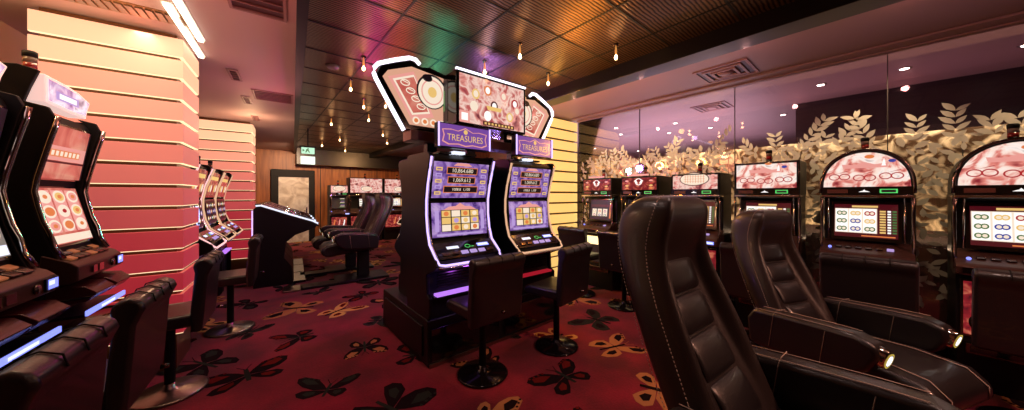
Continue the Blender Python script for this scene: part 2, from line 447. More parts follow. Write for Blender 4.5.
P3 = slat_column('pillar', 1.5, .9, 15, .0, ZC-.05, pan_y, 1, '', DIMR, 1)
P3.location = (4.8, 3.76, 0)
# side post and alcove left of the first column
b = MB(); b.box(-.03, .03, -.03, .03, 0, ZC-.07, mat('ivory', rgb(240, 220, 190), .4)); o = b.build('trim_3'); o.location = LF(3.78, -1.82); struct(o)
# cove with bright strips beside the column tops
for i, (s0, s1) in enumerate(((3.25, 4.3), (2.9, 3.85))):
    b = MB(); b.box(-.018, .018, s0, s1, ZC-.085, ZC-.065, glow('cove_tube', (255, 240, 205), 6.0))
    b.box(-.03, .03, s0-.02, s1+.02, ZC-.066, ZC-.058, mat('white_metal', rgb(230, 225, 215), .4))
    o = b.build('light_strip'); o.rotation_euler = (0, 0, -TH); o.location = LF(0, -.745+.075*i); tag(o, ['bright fluorescent strip under the soffit hugging the pink column corner', 'second fluorescent strip, the one nearer the aisle, beside the pink column'][i], 'strip light', 'strip lights at the pink column')
g = MB()
for k in range(26): g.box(-1.45+.05*k, -1.415+.05*k, 3.45, 3.6, ZC-.075, ZC-.06, STEEL)
g.box(-1.5, -.12, 3.42, 3.63, ZC-.065, ZC-.058, mat('grille_gold', rgb(150, 110, 70), .4, .5))
o = g.build('ceiling_vent'); o.rotation_euler = (0, 0, -TH); o.location = LF(0, -.55); tag(o, 'slotted ceiling grille with gold frame above the pink backlit column', 'air vent')

# vents on the left soffit
VENTM = mat('vent_paint', rgb(150, 112, 112), .5); VENTD = mat('vent_dark', rgb(70, 36, 36), .5)
def vent(s0, s1, d0, d1, label, n=6, along=True):
    r = thing('ceiling_vent', label, 'air vent', LF((s0+s1)/2, (d0+d1)/2, ZC-.06), -TH, 'vents in the left soffit')
    hw, hs = (d1-d0)/2, (s1-s0)/2
    f = MB()
    for (x0, x1, y0, y1) in ((-hw, hw, -hs, -hs+.02), (-hw, hw, hs-.02, hs), (-hw, -hw+.02, -hs+.02, hs-.02), (hw-.02, hw, -hs+.02, hs-.02)): f.box(x0, x1, y0, y1, -.014, 0, VENTM)
    f.build('frame', r)
    s_ = MB(); s_.box(-hw+.02, hw-.02, -hs+.02, hs-.02, -.003, 0, VENTD)
    for k in range(n):
        y = -hs+.03+(2*hs-.06)*k/(n-1); s_.box(-hw+.02, hw-.02, y-.004, y+.004, -.012, -.003, VENTM)
    s_.build('slats', r)
vent(5.25, 5.75, -.45, .0, 'long pale slotted vent in pink soffit near the black ceiling edge', 7)
vent(4.55, 4.95, -.60, -.50, 'narrow brown vent, nearest of three small ones beside the pink column', 5)
vent(5.7, 6.1, -.60, -.50, 'narrow brown vent, middle one of three small ones in the soffit', 5)
vent(7.0, 7.4, -.60, -.50, 'narrow brown vent, farthest of three small ones before the far column', 5)
vent(1.9, 3.05, -.38, -.04, 'large dark recessed panel vent in the soffit at the top edge', 12)
def sqvent(x, y, s_, lab):
    r = thing('ceiling_vent', lab, 'air vent', (x, y, ZC-.02), 0)
    f = MB()
    for k, w in enumerate((s_, s_*.72, s_*.46)):
        t = .025
        for (x0, x1, y0, y1) in ((-w, w, -w, -w+t), (-w, w, w-t, w), (-w, -w+t, -w+t, w-t), (w-t, w, -w+t, w-t)): f.box(x0, x1, y0, y1, -.012-.006*k, 0, VENTM)
    f.build('frame', r)
    c = MB(); c.box(-s_+.02, s_-.02, -s_+.02, s_-.02, -.004, 0, VENTD); c.lathe([(.06, -.03), (.09, -.004)], VENTM); c.build('diffuser', r)
sqvent(4.2, 1.15, .26, 'square ceiling air diffuser in the mauve soffit before the glass')
sqvent(5.7, 1.75, .24, 'square ceiling air diffuser seen through the glass wall')
# downlights
DLM = glow('downlight_lens', (255, 240, 225), 14)
k_ = 0
DL = [(5.62, -.18), (5.62, .49), (5.62, -.9), (7.2, 1.1), (7.4, 2.3), (6.4, 2.6), (6.6, 3.9), (8.6, 3.4), (9.5, 5.0), (8.0, 5.6), (5.9, 3.6), (7.3, 3.1)]
DLL = ['bright round downlight beyond the glass, above the arched slot machine', 'round downlight beyond the glass above the square slot machine', 'round downlight beyond the glass in the top right corner']
for i, (x, y) in enumerate(DL):
    r = thing('downlight', DLL[i] if i < 3 else 'small warm downlight in the lilac ceiling far beyond the glass', 'ceiling light', (x, y, ZC-.02), 0, 'downlights beyond the glass')
    f = MB(); f.lathe([(.055, -.008), (.05, 0)], STEEL, 20); f.build('bezel', r)
    f = MB(); f.lathe([(.034, -.012), (.036, -.006)], DLM, 16); f.build('lens', r)

# back door
r = bpy.data.objects.new('door_1', None); C.objects.link(r); r['kind'] = 'structure'; r.location = (0, YB, 0)
b = MB(); b.box(-.58, -.39, -.09, 0, 0, 2.07, MATTEB); b.box(.40, .56, -.09, 0, 0, 2.07, MATTEB); b.box(-.58, .56, -.09, 0, 2.07, 2.3, MATTEB); b.build('door_frame', r, bevel=.008)
def marble():
    m = mat('door_marble', rgb(220, 210, 198), .4); nt = m.node_tree; bb = nt.nodes['Principled BSDF']
    tc = nt.nodes.new('ShaderNodeTexCoord'); n = nt.nodes.new('ShaderNodeTexNoise'); n.inputs['Scale'].default_value = 3; n.inputs['Detail'].default_value = 8; n.inputs['Distortion'].default_value = 1.2
    cr = nt.nodes.new('ShaderNodeValToRGB'); e = cr.color_ramp.elements; e[0].position = .35; e[0].color = (*rgb(176, 164, 152), 1); e[1].position = .65; e[1].color = (*rgb(232, 226, 216), 1)
    nt.links.new(tc.outputs['Object'], n.inputs['Vector']); nt.links.new(n.outputs['Fac'], cr.inputs['Fac']); nt.links.new(cr.outputs['Color'], bb.inputs['Base Color']); return m
b = MB(); b.box(-.39, .40, -.05, 0, 0, 2.07, marble()); b.build('door_panel', r)
b = MB(); b.tube([(.34, -.05, 1.0), (.34, -.11, 1.0), (.26, -.11, 1.0)], .012, CHROME); b.box(.32, .36, -.06, -.05, .9, 1.1, CHROME); b.build('door_handle', r)
r.location = (.97, YB, 0)

# exit sign
r = thing('exit_sign', 'hanging white and green emergency exit sign box near the back ceiling', 'sign', (.90, 8.0, 0), 0)
b = MB(); b.box(-.13, .13, -.03, .03, 2.17, 2.34, glow('exit_white', (225, 240, 225), 1.5)); b.build('sign_plate', r, bevel=.004)
b = MB(); b.box(-.12, .12, -.03, .03, 2.40, 2.53, glow('exit_green', (185, 235, 200), 1.2))
b.frame((0, -.031, 2.465)); b.poly([(-.1, -.03), (-.06, 0), (-.1, .03)], .001, C_GREEN); b.poly([(-.05, -.045), (-.035, -.045), (-.01, 0), (.02, -.045), (.035, -.04), (.005, .02), (.03, .03), (-.03, .03)], .001, C_GREEN); b.oval(.0, .045, .012, .012, .001, C_GREEN, 10); b.ident()
b.build('pictogram_plate', r)
b = MB(); b.box(-.15, .15, -.035, .035, 2.53, 2.56, BLACK); b.box(-.13, -.12, -.01, .01, 2.34, 2.53, BLACK); b.box(.12, .13, -.01, .01, 2.34, 2.53, BLACK); b.box(-.01, .01, -.01, .01, 2.56, ZC, BLACK); b.build('bracket', r)

# hanging drop bulbs
BULB = glow('bulb_warm', (255, 206, 140), 16)
AMBER = mat('amber_glass', rgb(200, 130, 70), .1, .3, rgb(255, 170, 90), .6)
BP = [(.93, 4.26), (.88, 3.47), (1.27, 5.0), (1.11, 6.6), (1.56, 5.82), (1.59, 8.38), (1.51, 4.75), (2.19, 7.07), (2.61, 8.09), (1.95, 2.21), (2.68, 2.53), (1.91, 2.74), (2.67, 1.63), (1.4, 9.6), (2.1, 10.3)]
BL = ['leftmost of the two near drop bulbs hanging left of the glowing wing sign', 'amber drop bulb nearest the camera under the dark ceiling left of the wing sign', 'drop bulb directly behind the nearer pair left of the wing sign', 'drop bulb hanging over the console aisle near the soffit edge', 'drop bulb in the middle of the far dark ceiling', 'far drop bulb in line with the hanging exit sign', 'drop bulb just left of the neon edge of the wing sign', 'far drop bulb low beside the wing sign stand', 'farther drop bulb above the rear slot machines', 'drop bulb above the top edge of the overhead video screen', 'drop bulb above the small right wing sign', 'drop bulb half hidden behind the overhead video screen', 'rightmost drop bulb close to the black beam', 'very far drop bulb before the back beam', 'farthest drop bulb before the back beam on the right']
bp_ = None
for i, (x, y) in enumerate(BP):
    if bp_ is None:
        bp_ = thing('drop_bulb', BL[0], 'ceiling light', (x, y, ZC), 0, 'drop bulbs on the dark ceiling')
        f = MB(); f.lathe([(.022, -.012), (.026, 0)], DCHROME, 16); f.build('rosette', bp_)
        f = MB(); f.lathe([(.006, -.10), (.012, -.075), (.009, -.045), (.004, -.012)], AMBER, 12); f.build('stem', bp_)
        f = MB(); f.lathe([(.002, -.150), (.010, -.146), (.0155, -.132), (.015, -.118), (.006, -.10)], BULB, 14); f.build('bulb', bp_)
    else: dup(bp_, (x, y, ZC), 0, BL[i])
b = MB(); b.lathe([(.04, -.03), (.06, -.022), (.075, 0)], mat('detector_grey', rgb(120, 110, 108), .5), 24)
o = b.build('smoke_detector', loc=(.68, 3.95, ZC)); tag(o, 'round grey smoke detector on dark ribbed ceiling left of the bulbs', 'smoke detector')

# ------------------------------------------------------------------ helpers for machines
def screen_frame(mb, p0, p1):
    """flat art frame: p0 bottom (y,z), p1 top (y,z) of a screen on a machine facing -y; v starts at the bottom"""
    up = Vector((0, p1[0]-p0[0], p1[1]-p0[1])); mb.frame((0, p0[0], p0[1]), up, (1, 0, 0)); return up.length
def candle(root, x, y, z):
    c = MB(); c.lathe([(.032, 0), (.034, .012), (.026, .016), (.026, .04)], MATTEB, 18, (x, y, z)); c.lathe([(.026, .04), (.026, .075)], mat('candle_red', rgb(130, 30, 30), .2, coat=.5), 18, (x, y, z)); c.lathe([(.026, .075), (.026, .11)], mat('candle_clear', rgb(120, 100, 90), .2), 18, (x, y, z)); c.lathe([(.028, .11), (.028, .14), (.02, .146)], MATTEB, 18, (x, y, z))
    return c.build('signal_candle', root)
def reel_symbol(mb, u, v, s_, k):
    pal = [C_GOLD, C_ORANGE, C_RED, C_BLUE, C_GREEN, C_LPURP]
    if k % 3 == 0: mb.oval(u, v, s_*.36, s_*.36, .003, pal[k % 6], 16); mb.oval(u, v, s_*.2, s_*.2, .004, C_CREAM, 12)
    elif k % 3 == 1: mb.poly([(u-s_*.32, v-s_*.3), (u+s_*.32, v-s_*.3), (u+s_*.38, v+s_*.1), (u, v+s_*.38), (u-s_*.38, v+s_*.1)], .003, pal[(k+1) % 6]); mb.rect(u-s_*.15, u+s_*.15, v-s_*.1, v+s_*.15, .004, C_GOLD)
    else: mb.oval(u, v+s_*.05, s_*.38, s_*.24, .003, pal[(k+2) % 6], 14); mb.oval(u, v+s_*.08, s_*.2, s_*.1, .004, C_WHITE, 10)

# ------------------------------------------------------------------ curved video slot (the centre bank)
def curved_slot(name, label, loc, rz, group, neon, zb=.41, w=.70, theme='treasure', glowm=None, topper=True, oval_=False, dp=.60):
    r = thing(name, label, 'slot machine', loc, rz, group)
    hw = w/2
    # side cheeks follow the swept front
    prof = [(.03, zb), (.0, zb+.04), (.0, .60), (.05, .63), (.06, .80), (-.10, .865), (-.135, .90), (-.12, .945), (.03, 1.06), (.075, 1.18), (.10, 1.32), (.10, 1.45), (.07, 1.60), (.015, 1.76), (-.01, 1.84), (.02, 1.875), (.10, 1.885), (dp-.02, 1.885), (dp, 1.86), (dp, zb)]
    body = MB()
    inner = [(.05, zb), (.05, .60), (.10, .66), (.10, .80), (-.07, .86), (-.07, .93), (.06, 1.06), (.10, 1.18), (.125, 1.32), (.125, 1.45), (.095, 1.60), (.045, 1.76), (.03, 1.83), (.08, 1.87), (dp-.03, 1.87), (dp-.02, zb)]
    body.prism(inner, -hw+.03, hw-.03, MATTEB)
    body.build('cabinet', r, bevel=.005)
    for s_ in (-1, 1):
        c = MB(); a, b_ = (s_*hw, s_*(hw-.032)); c.prism(prof, min(a, b_), max(a, b_), BLACK); ck = c.build('side_cheek', r, bevel=.006)
        t = MB(); path = [(s_*(hw-.016), y-.006, z) for y, z in ((-.10, .955), (.03, 1.065), (.072, 1.18), (.095, 1.32), (.095, 1.45), (.065, 1.60), (.012, 1.76), (-.012, 1.835))]
        # smooth the path
        sm = []
        for i in range(len(path)-1):
            for q in range(4):
                f = q/4; sm.append(tuple(path[i][j]*(1-f)+path[i+1][j]*f for j in range(3)))
        sm.append(path[-1])
        t.tube(sm, .010, neon, 8); t.build('neon_edge', r)
        t = MB(); t.tube([(p[0]-s_*.022, p[1]+.006, p[2]) for p in sm], .006, CHROME, 6); t.build('chrome_edge', ck)
    # art strip on the outside of each cheek
    # upper screen
    m = MB(); L = screen_frame(m, (.083, 1.475), (.022, 1.80))
    u = hw-.055
    m.rect(-u-.01, u+.01, -.01, L+.01, .004, GLOSSB)
    if theme == 'treasure':
        m.rect(-u, u, 0, L, .006, ART_PURP)
        for k in range(3):
            hwid = [.165, .15, .185][k]; vv = L-.075-.088*k
            m.rect(-hwid, hwid, vv-.033, vv+.033, .0075, C_ORANGE); m.rect(-hwid+.007, hwid-.007, vv-.026, vv+.026, .0085, C_DARK)
            m.text(['10,864.680', '1,069.612', '1008.8  1,100'][k], [.052, .05, .036][k], 0, vv, .0095, C_CREAM)
        m.poly([(-.1, L-.03), (.1, L-.03), (.06, L-.003), (-.06, L-.003)], .008, C_PINK)
        for s_ in (-1, 1):
            for k in range(5): m.rect(s_*.24-.032, s_*.24+.032, .03+.055*k, .062+.055*k, .0075, C_LPURP if k % 2 else C_GOLD); m.rect(s_*.24-.02, s_*.24+.02, .04+.055*k, .05+.055*k, .0085, C_PURP)
    else:
        m.rect(-u, u, 0, L, .006, ART_RED if theme == 'red' else ART_TV)
        for k in range(5): m.oval(-.2+.1*k, L*.35, .04, .05, .008, [C_GOLD, C_CREAM, C_RED][k % 3]); m.rect(-.22, .22, L*.7, L*.85, .008, C_GOLD)
    m.build('upper_screen', r)
    m = MB(); L = screen_frame(m, (.078, 1.115), (.105, 1.425))
    m.rect(-u-.01, u+.01, -.015, L+.012, .004+.02, GLOSSB)
    o_ = .026
    if theme == 'treasure':
        m.rect(-u, u, 0, L, o_, ART_PURP)
        m.rect(-.205, .205, .045, .245, o_+.002, C_DARK)
        m.poly([(-.18, .245), (.18, .245), (.12, .275), (.05, .28), (0, .31), (-.05, .28), (-.12, .275)], o_+.002, C_PINK)
        for i in range(4):
            for j in range(3):
                uu = -.153+.102*i; vv = .08+.065*j
                m.rect(uu-.045, uu+.045, vv-.029, vv+.029, o_+.004, C_GOLD if (i+j) % 3 else C_CREAM)
                m.oval(uu, vv, .026, .022, o_+.006, [C_CREAM, C_GOLD, C_ORANGE, C_LPURP][(i*2+j) % 4], 12)
        m.rect(-.25, .25, .008, .028, o_+.002, C_LPURP)
        for s_ in (-1, 1): m.rect(s_*.245-.02, s_*.245+.02, .05, .24, o_+.002, C_LPURP)
    else:
        m.rect(-u, u, 0, L, o_, C_CREAM if theme != 'red' else C_DRED)
        for i in range(5):
            m.rect(-u+.02+.112*i, -u+.11+.112*i, .03, L-.03, o_+.002, C_DARK if theme == 'red' else C_WHITE)
            for j in range(3): m.M = m.M; reel_symbol_h(m, -u+.065+.112*i, .075+.085*j, .08, i*2+j*3, o_+.003)
    m.build('main_screen', r)
    # sloped deck with service window and buttons
    d = MB(); L = screen_frame(d, (-.118, .948), (.03, 1.062))
    d.rect(-u-.01, u+.01, .0, L, .008, GLOSSB)
    d.build('button_deck', r)
    d = MB(); L = screen_frame(d, (-.118, .948), (.03, 1.062))
    d.box(-.21, -.07, .095, .14, .008, .012, DCHROME); d.rect(-.2, -.08, .102, .133, .013, L_WHITE)
    d.rect(.12, .25, .1, .14, .012, N_BLUE); d.rect(.13, .24, .106, .134, .0135, L_WHITE)
    d.ring(.015, .118, .03, .022, .006, .012, N_GREEN, 12); d.rect(.05, .08, .105, .112, .012, N_GREEN)
    d.build('payment_panel', r)
    for k in range(6):
        d = MB(); L = screen_frame(d, (-.118, .948), (.03, 1.062)); x = -.23+.092*k
        d.box(x-.035, x+.035, .03, .068, .008, .018, C_LPURP if k in (2, 3, 4) else DCHROME); d.build('button', r, bevel=.003)
    # deck nose: chrome and neon lip
    d = MB(); d.tube([(-hw+.02, -.10, .955), (-hw+.03, -.14, .915), (-hw+.08, -.15, .905), (hw-.08, -.15, .905), (hw-.03, -.14, .915), (hw-.02, -.10, .955)], .010, neon, 8); d.build('deck_neon', r)
    d = MB(); d.tube([(-hw+.03, -.125, .885), (-hw+.08, -.14, .88), (hw-.08, -.14, .88), (hw-.03, -.125, .885)], .012, CHROME, 8); d.build('deck_rim', r)
    # speaker slots and lit ledge
    d = MB()
    for k in range(6): d.box(-.25, .25, .045, .062, .67+.024*k, .68+.024*k, DCHROME)
    d.build('speaker_grille', r)
    d = MB(); d.box(-.28, .28, -.015, .055, .605, .625, glowm or glow('ledge_violet', (185, 120, 240), 1.2)); d.box(-.30, .30, .0, .06, .58, .604, BLACK); d.build('lit_ledge', r)
    if oval_:
        t = MB(); t.tube([(.055*math.cos(a), .062, 1.24+.12*math.sin(a)) for a in [2*PI*k/24 for k in range(24)]], .011, glow('neon_ice', (170, 190, 255), 3), 8, True); t.build('oval_neon', r)
    if topper:
        t = MB(); t.box(-.03, .03, .12, .2, 1.885, 1.93, BLACK); t.box(-.2, .2, .1, .3, 1.885, 1.905, BLACK); t.box(-.08, .04, .05, .16, 1.885, 1.91, L_WHITE); t.build('topper_stand', r)
        t = MB(); t.box(-.275, .275, -.02, .06, 1.925, 2.145, BLACK)
        tp = t.build('topper_sign', r, bevel=.006)
        t = MB(); t.frame((0, -.021, 2.035)); t.rect(-.265, .265, -.10, .10, .001, C_PURP)
        wav = [(-.24, -.06), (-.18, -.085), (-.08, -.075), (0, -.09), (.08, -.075), (.18, -.085), (.24, -.06), (.225, 0), (.24, .05), (.15, .06), (.08, .05), (0, .085), (-.08, .05), (-.15, .06), (-.24, .05), (-.225, 0)]
        t.poly(wav, .002, C_PINK); t.poly([(p[0]*.95, p[1]*.88) for p in wav], .003, C_PURP)
        t.text('TREASURES', .082, 0, -.018, .0045, C_GOLD, .92); t.oval(0, .045, .022, .022, .0045, C_GOLD, 12)
        t.build('sign_face', tp)
        for s_ in (-1, 1):
            t = MB(); t.tube([(s_*.272, -.028, 1.93), (s_*.272, -.028, 2.14)], .008, N_PURPLE, 8); t.build('sign_neon', tp)
    return r
def reel_symbol_h(mb, u, v, s_, k, h):
    pal = [C_GOLD, C_ORANGE, C_RED, C_BLUE, C_GREEN, C_LPURP]
    mb.oval(u, v, s_*.45, s_*.36, h, pal[k % 6], 14); mb.oval(u, v, s_*.25, s_*.18, h+.001, C_CREAM if k % 2 else C_WHITE, 12)

# plinth under the centre bank
r = thing('machine_plinth', 'wide black plinth carrying the centre bank of purple slot machines', 'plinth', (1.95, 3.1, 0))
b = MB(); b.prism([(-.60, 0), (-.585, .40), (-.56, .41), (.60, .41), (.62, 0)], -.80, .82, BLACK); b.build('body', r, bevel=.012)
for x in (-.4, .42):
    b = MB(); b.box(x-.37, x+.37, -.607, -.598, .05, .33, GLOSSB); b.build('door_panel', r, bevel=.004)
b = MB(); b.box(-.815, -.80, -.5, .5, .07, .34, BLACK); b.build('side_panel', r, bevel=.004)
b = MB(); b.box(-.79, .81, -.615, -.6, .0, .03, STEEL); b.build('kick_strip', r)

curved_slot('slot_machine', 'purple-lit curved slot machine with TREASURES topper, behind the nearest centre stool', (1.505, 2.49, 0), 0, 'centre bank of treasure slot machines', N_PURPLE, dp=.5)
curved_slot('slot_machine', 'copper-edged curved slot machine with TREASURES topper, farther from the aisle', (2.40, 2.49, 0), 0, 'centre bank of treasure slot machines', N_GOLD, dp=.5, glowm=glow('glow_red', (200, 30, 50), .6))
m = curved_slot('slot_machine', 'back to back slot machine at the aisle end of the centre bank, facing away', (1.60, 3.49, 0), PI, 'centre bank of treasure slot machines', N_GOLD, dp=.48, topper=False)
dup(m, (2.36, 3.49, 0), PI, 'slot machine facing away behind the copper-edged one of the centre bank')
# pale side art plates of the cabinets seen from the aisle
# ------------------------------------------------------------------ overhead jackpot display
r = thing('jackpot_display', 'large overhead video display with neon wing signs above the centre bank', 'sign', (1.88, 2.8, 0))
b = MB(); b.box(-.46, .40, -.31, .12, 2.16, 2.66, GLOSSB); b.build('screen_housing', r, bevel=.008)
b = MB(); b.frame((-.03, -.311, 2.41)); b.rect(-.40, .40, -.23, .225, .002, ART_TV)
random.seed(21)
for k in range(9):
    u, v = [(-.22, .06), (-.08, .12), (.12, .10), (.27, .05), (-.24, -.06), (.0, -.02), (.2, -.10), (-.08, -.13), (.3, -.02)][k]
    c_ = [C_GOLD, C_ORANGE, C_PINK, C_RED, C_CREAM, C_DRED, C_GOLD, C_WHITE, C_PINK][k]
    b.oval(u, v, .045, .05, .003+.0002*k, c_, 16); b.oval(u, v, .028, .034, .0042+.0002*k, C_WHITE if k % 2 else C_CREAM, 14)
b.rect(-.4, -.29, -.23, -.12, .006, C_PINK); b.rect(-.38, -.31, -.21, -.14, .007, C_WHITE)
b.rect(-.14, .26, -.225, -.185, .006, C_DRED)
for k in range(9): b.rect(-.12+.042*k, -.095+.042*k, -.216, -.195, .007, C_GOLD)
b.poly([(-.08, -.07), (.08, -.07), (.1, -.03), (-.1, -.03)], .006, C_GOLD)
b.build('video_screen', r)
b = MB(); b.box(-.46, .40, -.315, -.29, 2.66, 2.678, N_WHITE); b.build('led_strip', r)
b = MB(); b.frame((-.461, -.1, 2.41), (0, 0, 1), (0, -1, 0)); b.rect(-.12, .05, -.2, .2, .002, C_DARK); b.rect(-.10, -.06, -.18, .15, .003, C_DRED); b.rect(-.05, .0, -.1, .1, .003, C_GREEN); b.build('side_display', r)
def wing(sx):
    out = [(.83, 2.09), (1.09, 2.52), (1.05, 2.62), (.78, 2.735), (.69, 2.69), (.60, 2.71), (.50, 2.69), (.30, 2.66), (.30, 2.09)]
    P = [(-sx*0 + sx*p[0], p[1]) for p in out]
    w = MB(); w.prism(P, -.06, .02, GLOSSB, 'y'); wg = w.build('wing_panel', r, bevel=.008)
    a = MB(); a.frame((0, -.061, 0))
    Q = [(.80, 2.14), (1.035, 2.52), (.99, 2.585), (.78, 2.67), (.50, 2.64), (.34, 2.62), (.34, 2.14)]
    a.poly([(sx*p[0], p[1]) for p in Q], .001, glow('print_peach', (238, 176, 146), .85))
    a.poly([(sx*p[0], p[1]) for p in ((.78, 2.19), (.99, 2.53), (.76, 2.63), (.56, 2.24))], .002, C_PINK)
    a.poly([(sx*p[0], p[1]) for p in ((.775, 2.23), (.95, 2.52), (.76, 2.60), (.60, 2.27))], .003, C_CREAM)
    a.poly([(sx*p[0], p[1]) for p in ((.765, 2.25), (.925, 2.51), (.76, 2.58), (.62, 2.285))], .004, ART_SALMON)
    for k in range(4):
        f = k/3; cx, cz = .69+.15*f, 2.32+.19*f
        a.ring(sx*cx, cz, .045, .03, .01, .0055, C_CREAM, 14); a.poly([(sx*(cx-.03), cz-.004), (sx*(cx+.03), cz+.012), (sx*(cx+.03), cz+.020), (sx*(cx-.03), cz+.004)], .0056, C_CREAM)
    # plain round medallion
    a.oval(sx*.58, 2.48, .155, .165, .006, C_DARK, 28); a.oval(sx*.58, 2.475, .14, .15, .007, C_CREAM, 28); a.ring(sx*.58, 2.475, .11, .12, .012, .008, C_PINK, 28); a.oval(sx*.58, 2.475, .045, .05, .008, C_GOLD, 18)
    a.oval(sx*.63, 2.60, .05, .035, .009, C_DARK, 16)
    for k in range(5): a.oval(sx*(.40+.085*k), 2.185, .035, .035, .009, C_CREAM, 16); a.oval(sx*(.40+.085*k), 2.185, .02, .02, .010, C_ORANGE, 12)
    a.build('wing_artwork', wg)
    n = MB(); n.tube([(sx*p[0], -.06, p[1]) for p in ((.85, 2.08), (.97, 2.28), (1.09, 2.49), (1.105, 2.53), (1.10, 2.58), (1.07, 2.62), (.93, 2.69), (.80, 2.745), (.74, 2.745), (.70, 2.71))], .018, N_WHITE, 10); n.build('wing_neon', wg)
wing(-1); wing(1)
b = MB(); b.box(-.80, .80, -.10, .10, 2.0, 2.09, mat('sign_wood', rgb(120, 60, 44), .4)); b.build('base_rail', r, bevel=.005)
for x in (-.55, -.1, .5):
    b = MB(); b.box(x-.05, x+.05, .0, .08, 1.886, 2.0, BLACK); b.build('support', r)

# ------------------------------------------------------------------ stools (built facing -y, the back at +y)
def loft(mb, rings, m, cap=True):
    n = len(rings[0]); vs = [p for r_ in rings for p in r_]; fs = []
    for i in range(len(rings)-1):
        for k in range(n): fs.append((i*n+k, i*n+(k+1) % n, (i+1)*n+(k+1) % n, (i+1)*n+k))
    if cap: fs.append(tuple(range(n))[::-1]); fs.append(tuple(range((len(rings)-1)*n, len(rings)*n)))
    mb.add(vs, fs, m, True)
def stool(label, loc, rz, group, basem=None):
    r = thing('bar_stool', label, 'stool', loc, rz, group)
    b = MB(); b.lathe([(.205, 0), (.215, .012), (.20, .022), (.08, .034), (.034, .05), (.03, .08)], basem or SMOKE, 40); b.build('base', r)
    b = MB(); b.lathe([(.03, .05), (.03, .50), (.045, .51), (.05, .535)], MATTEB, 20); b.build('column', r)
    b = MB(); b.prism([(-.25, .55), (-.235, .60), (-.18, .625), (.17, .63), (.20, .62), (.20, .535), (-.20, .53)], -.22, .22, LEATHER); b.build('seat', r, bevel=.028, seg=4)
    b = MB(); prof = [(.16, .50), (.15, .62), (.165, .80), (.175, .93), (.165, .985), (.185, 1.02), (.225, 1.03), (.265, 1.012), (.275, .975), (.262, .945), (.245, .90), (.235, .75), (.225, .60), (.215, .50)]
    b.prism(prof, -.25, .25, LEATHER, smooth=True); bk = b.build('backrest', r, bevel=.02, seg=4)
    s_ = MB()
    for x in (-.12, 0, .12): s_.tube([(x, .163, .97), (x, .182, 1.022), (x, .225, 1.034), (x, .268, 1.014), (x, .278, .975)], .003, MATTEB, 6)
    s_.build('seam', bk)
    b = MB(); b.lathe([(.012, -.015), (.012, .015)], DCHROME, 14, (0, .28, .60), 'y'); b.build('badge', bk)
    return r
st = stool('black upholstered stool with rolled back before the purple-lit treasure machine', (1.47, 2.14, 0), PI, 'stools of the centre bank')
dup(st, (2.30, 2.06, 0), PI+.15, 'black upholstered stool before the copper-edged treasure machine', 'stools of the centre bank')
st2 = None
LS = [(1.68, -.84, 'black stool nearest the camera in the left row, cut by the frame corner'), (2.38, -.83, 'second black stool of the left row, with a steel disc glinting under it'), (3.40, -.76, 'third black stool of the left row, beside the pink column foot'), (4.62, -.57, 'farthest black stool of the left row, beyond the pink column')]
for s_, d, lab in LS:
    if st2 is None: st2 = stool(lab, LF(s_, d), -PI/2-TH, 'stools of the left row', STEEL)
    else: dup(st2, LF(s_, d), -PI/2-TH, lab, 'stools of the left row')
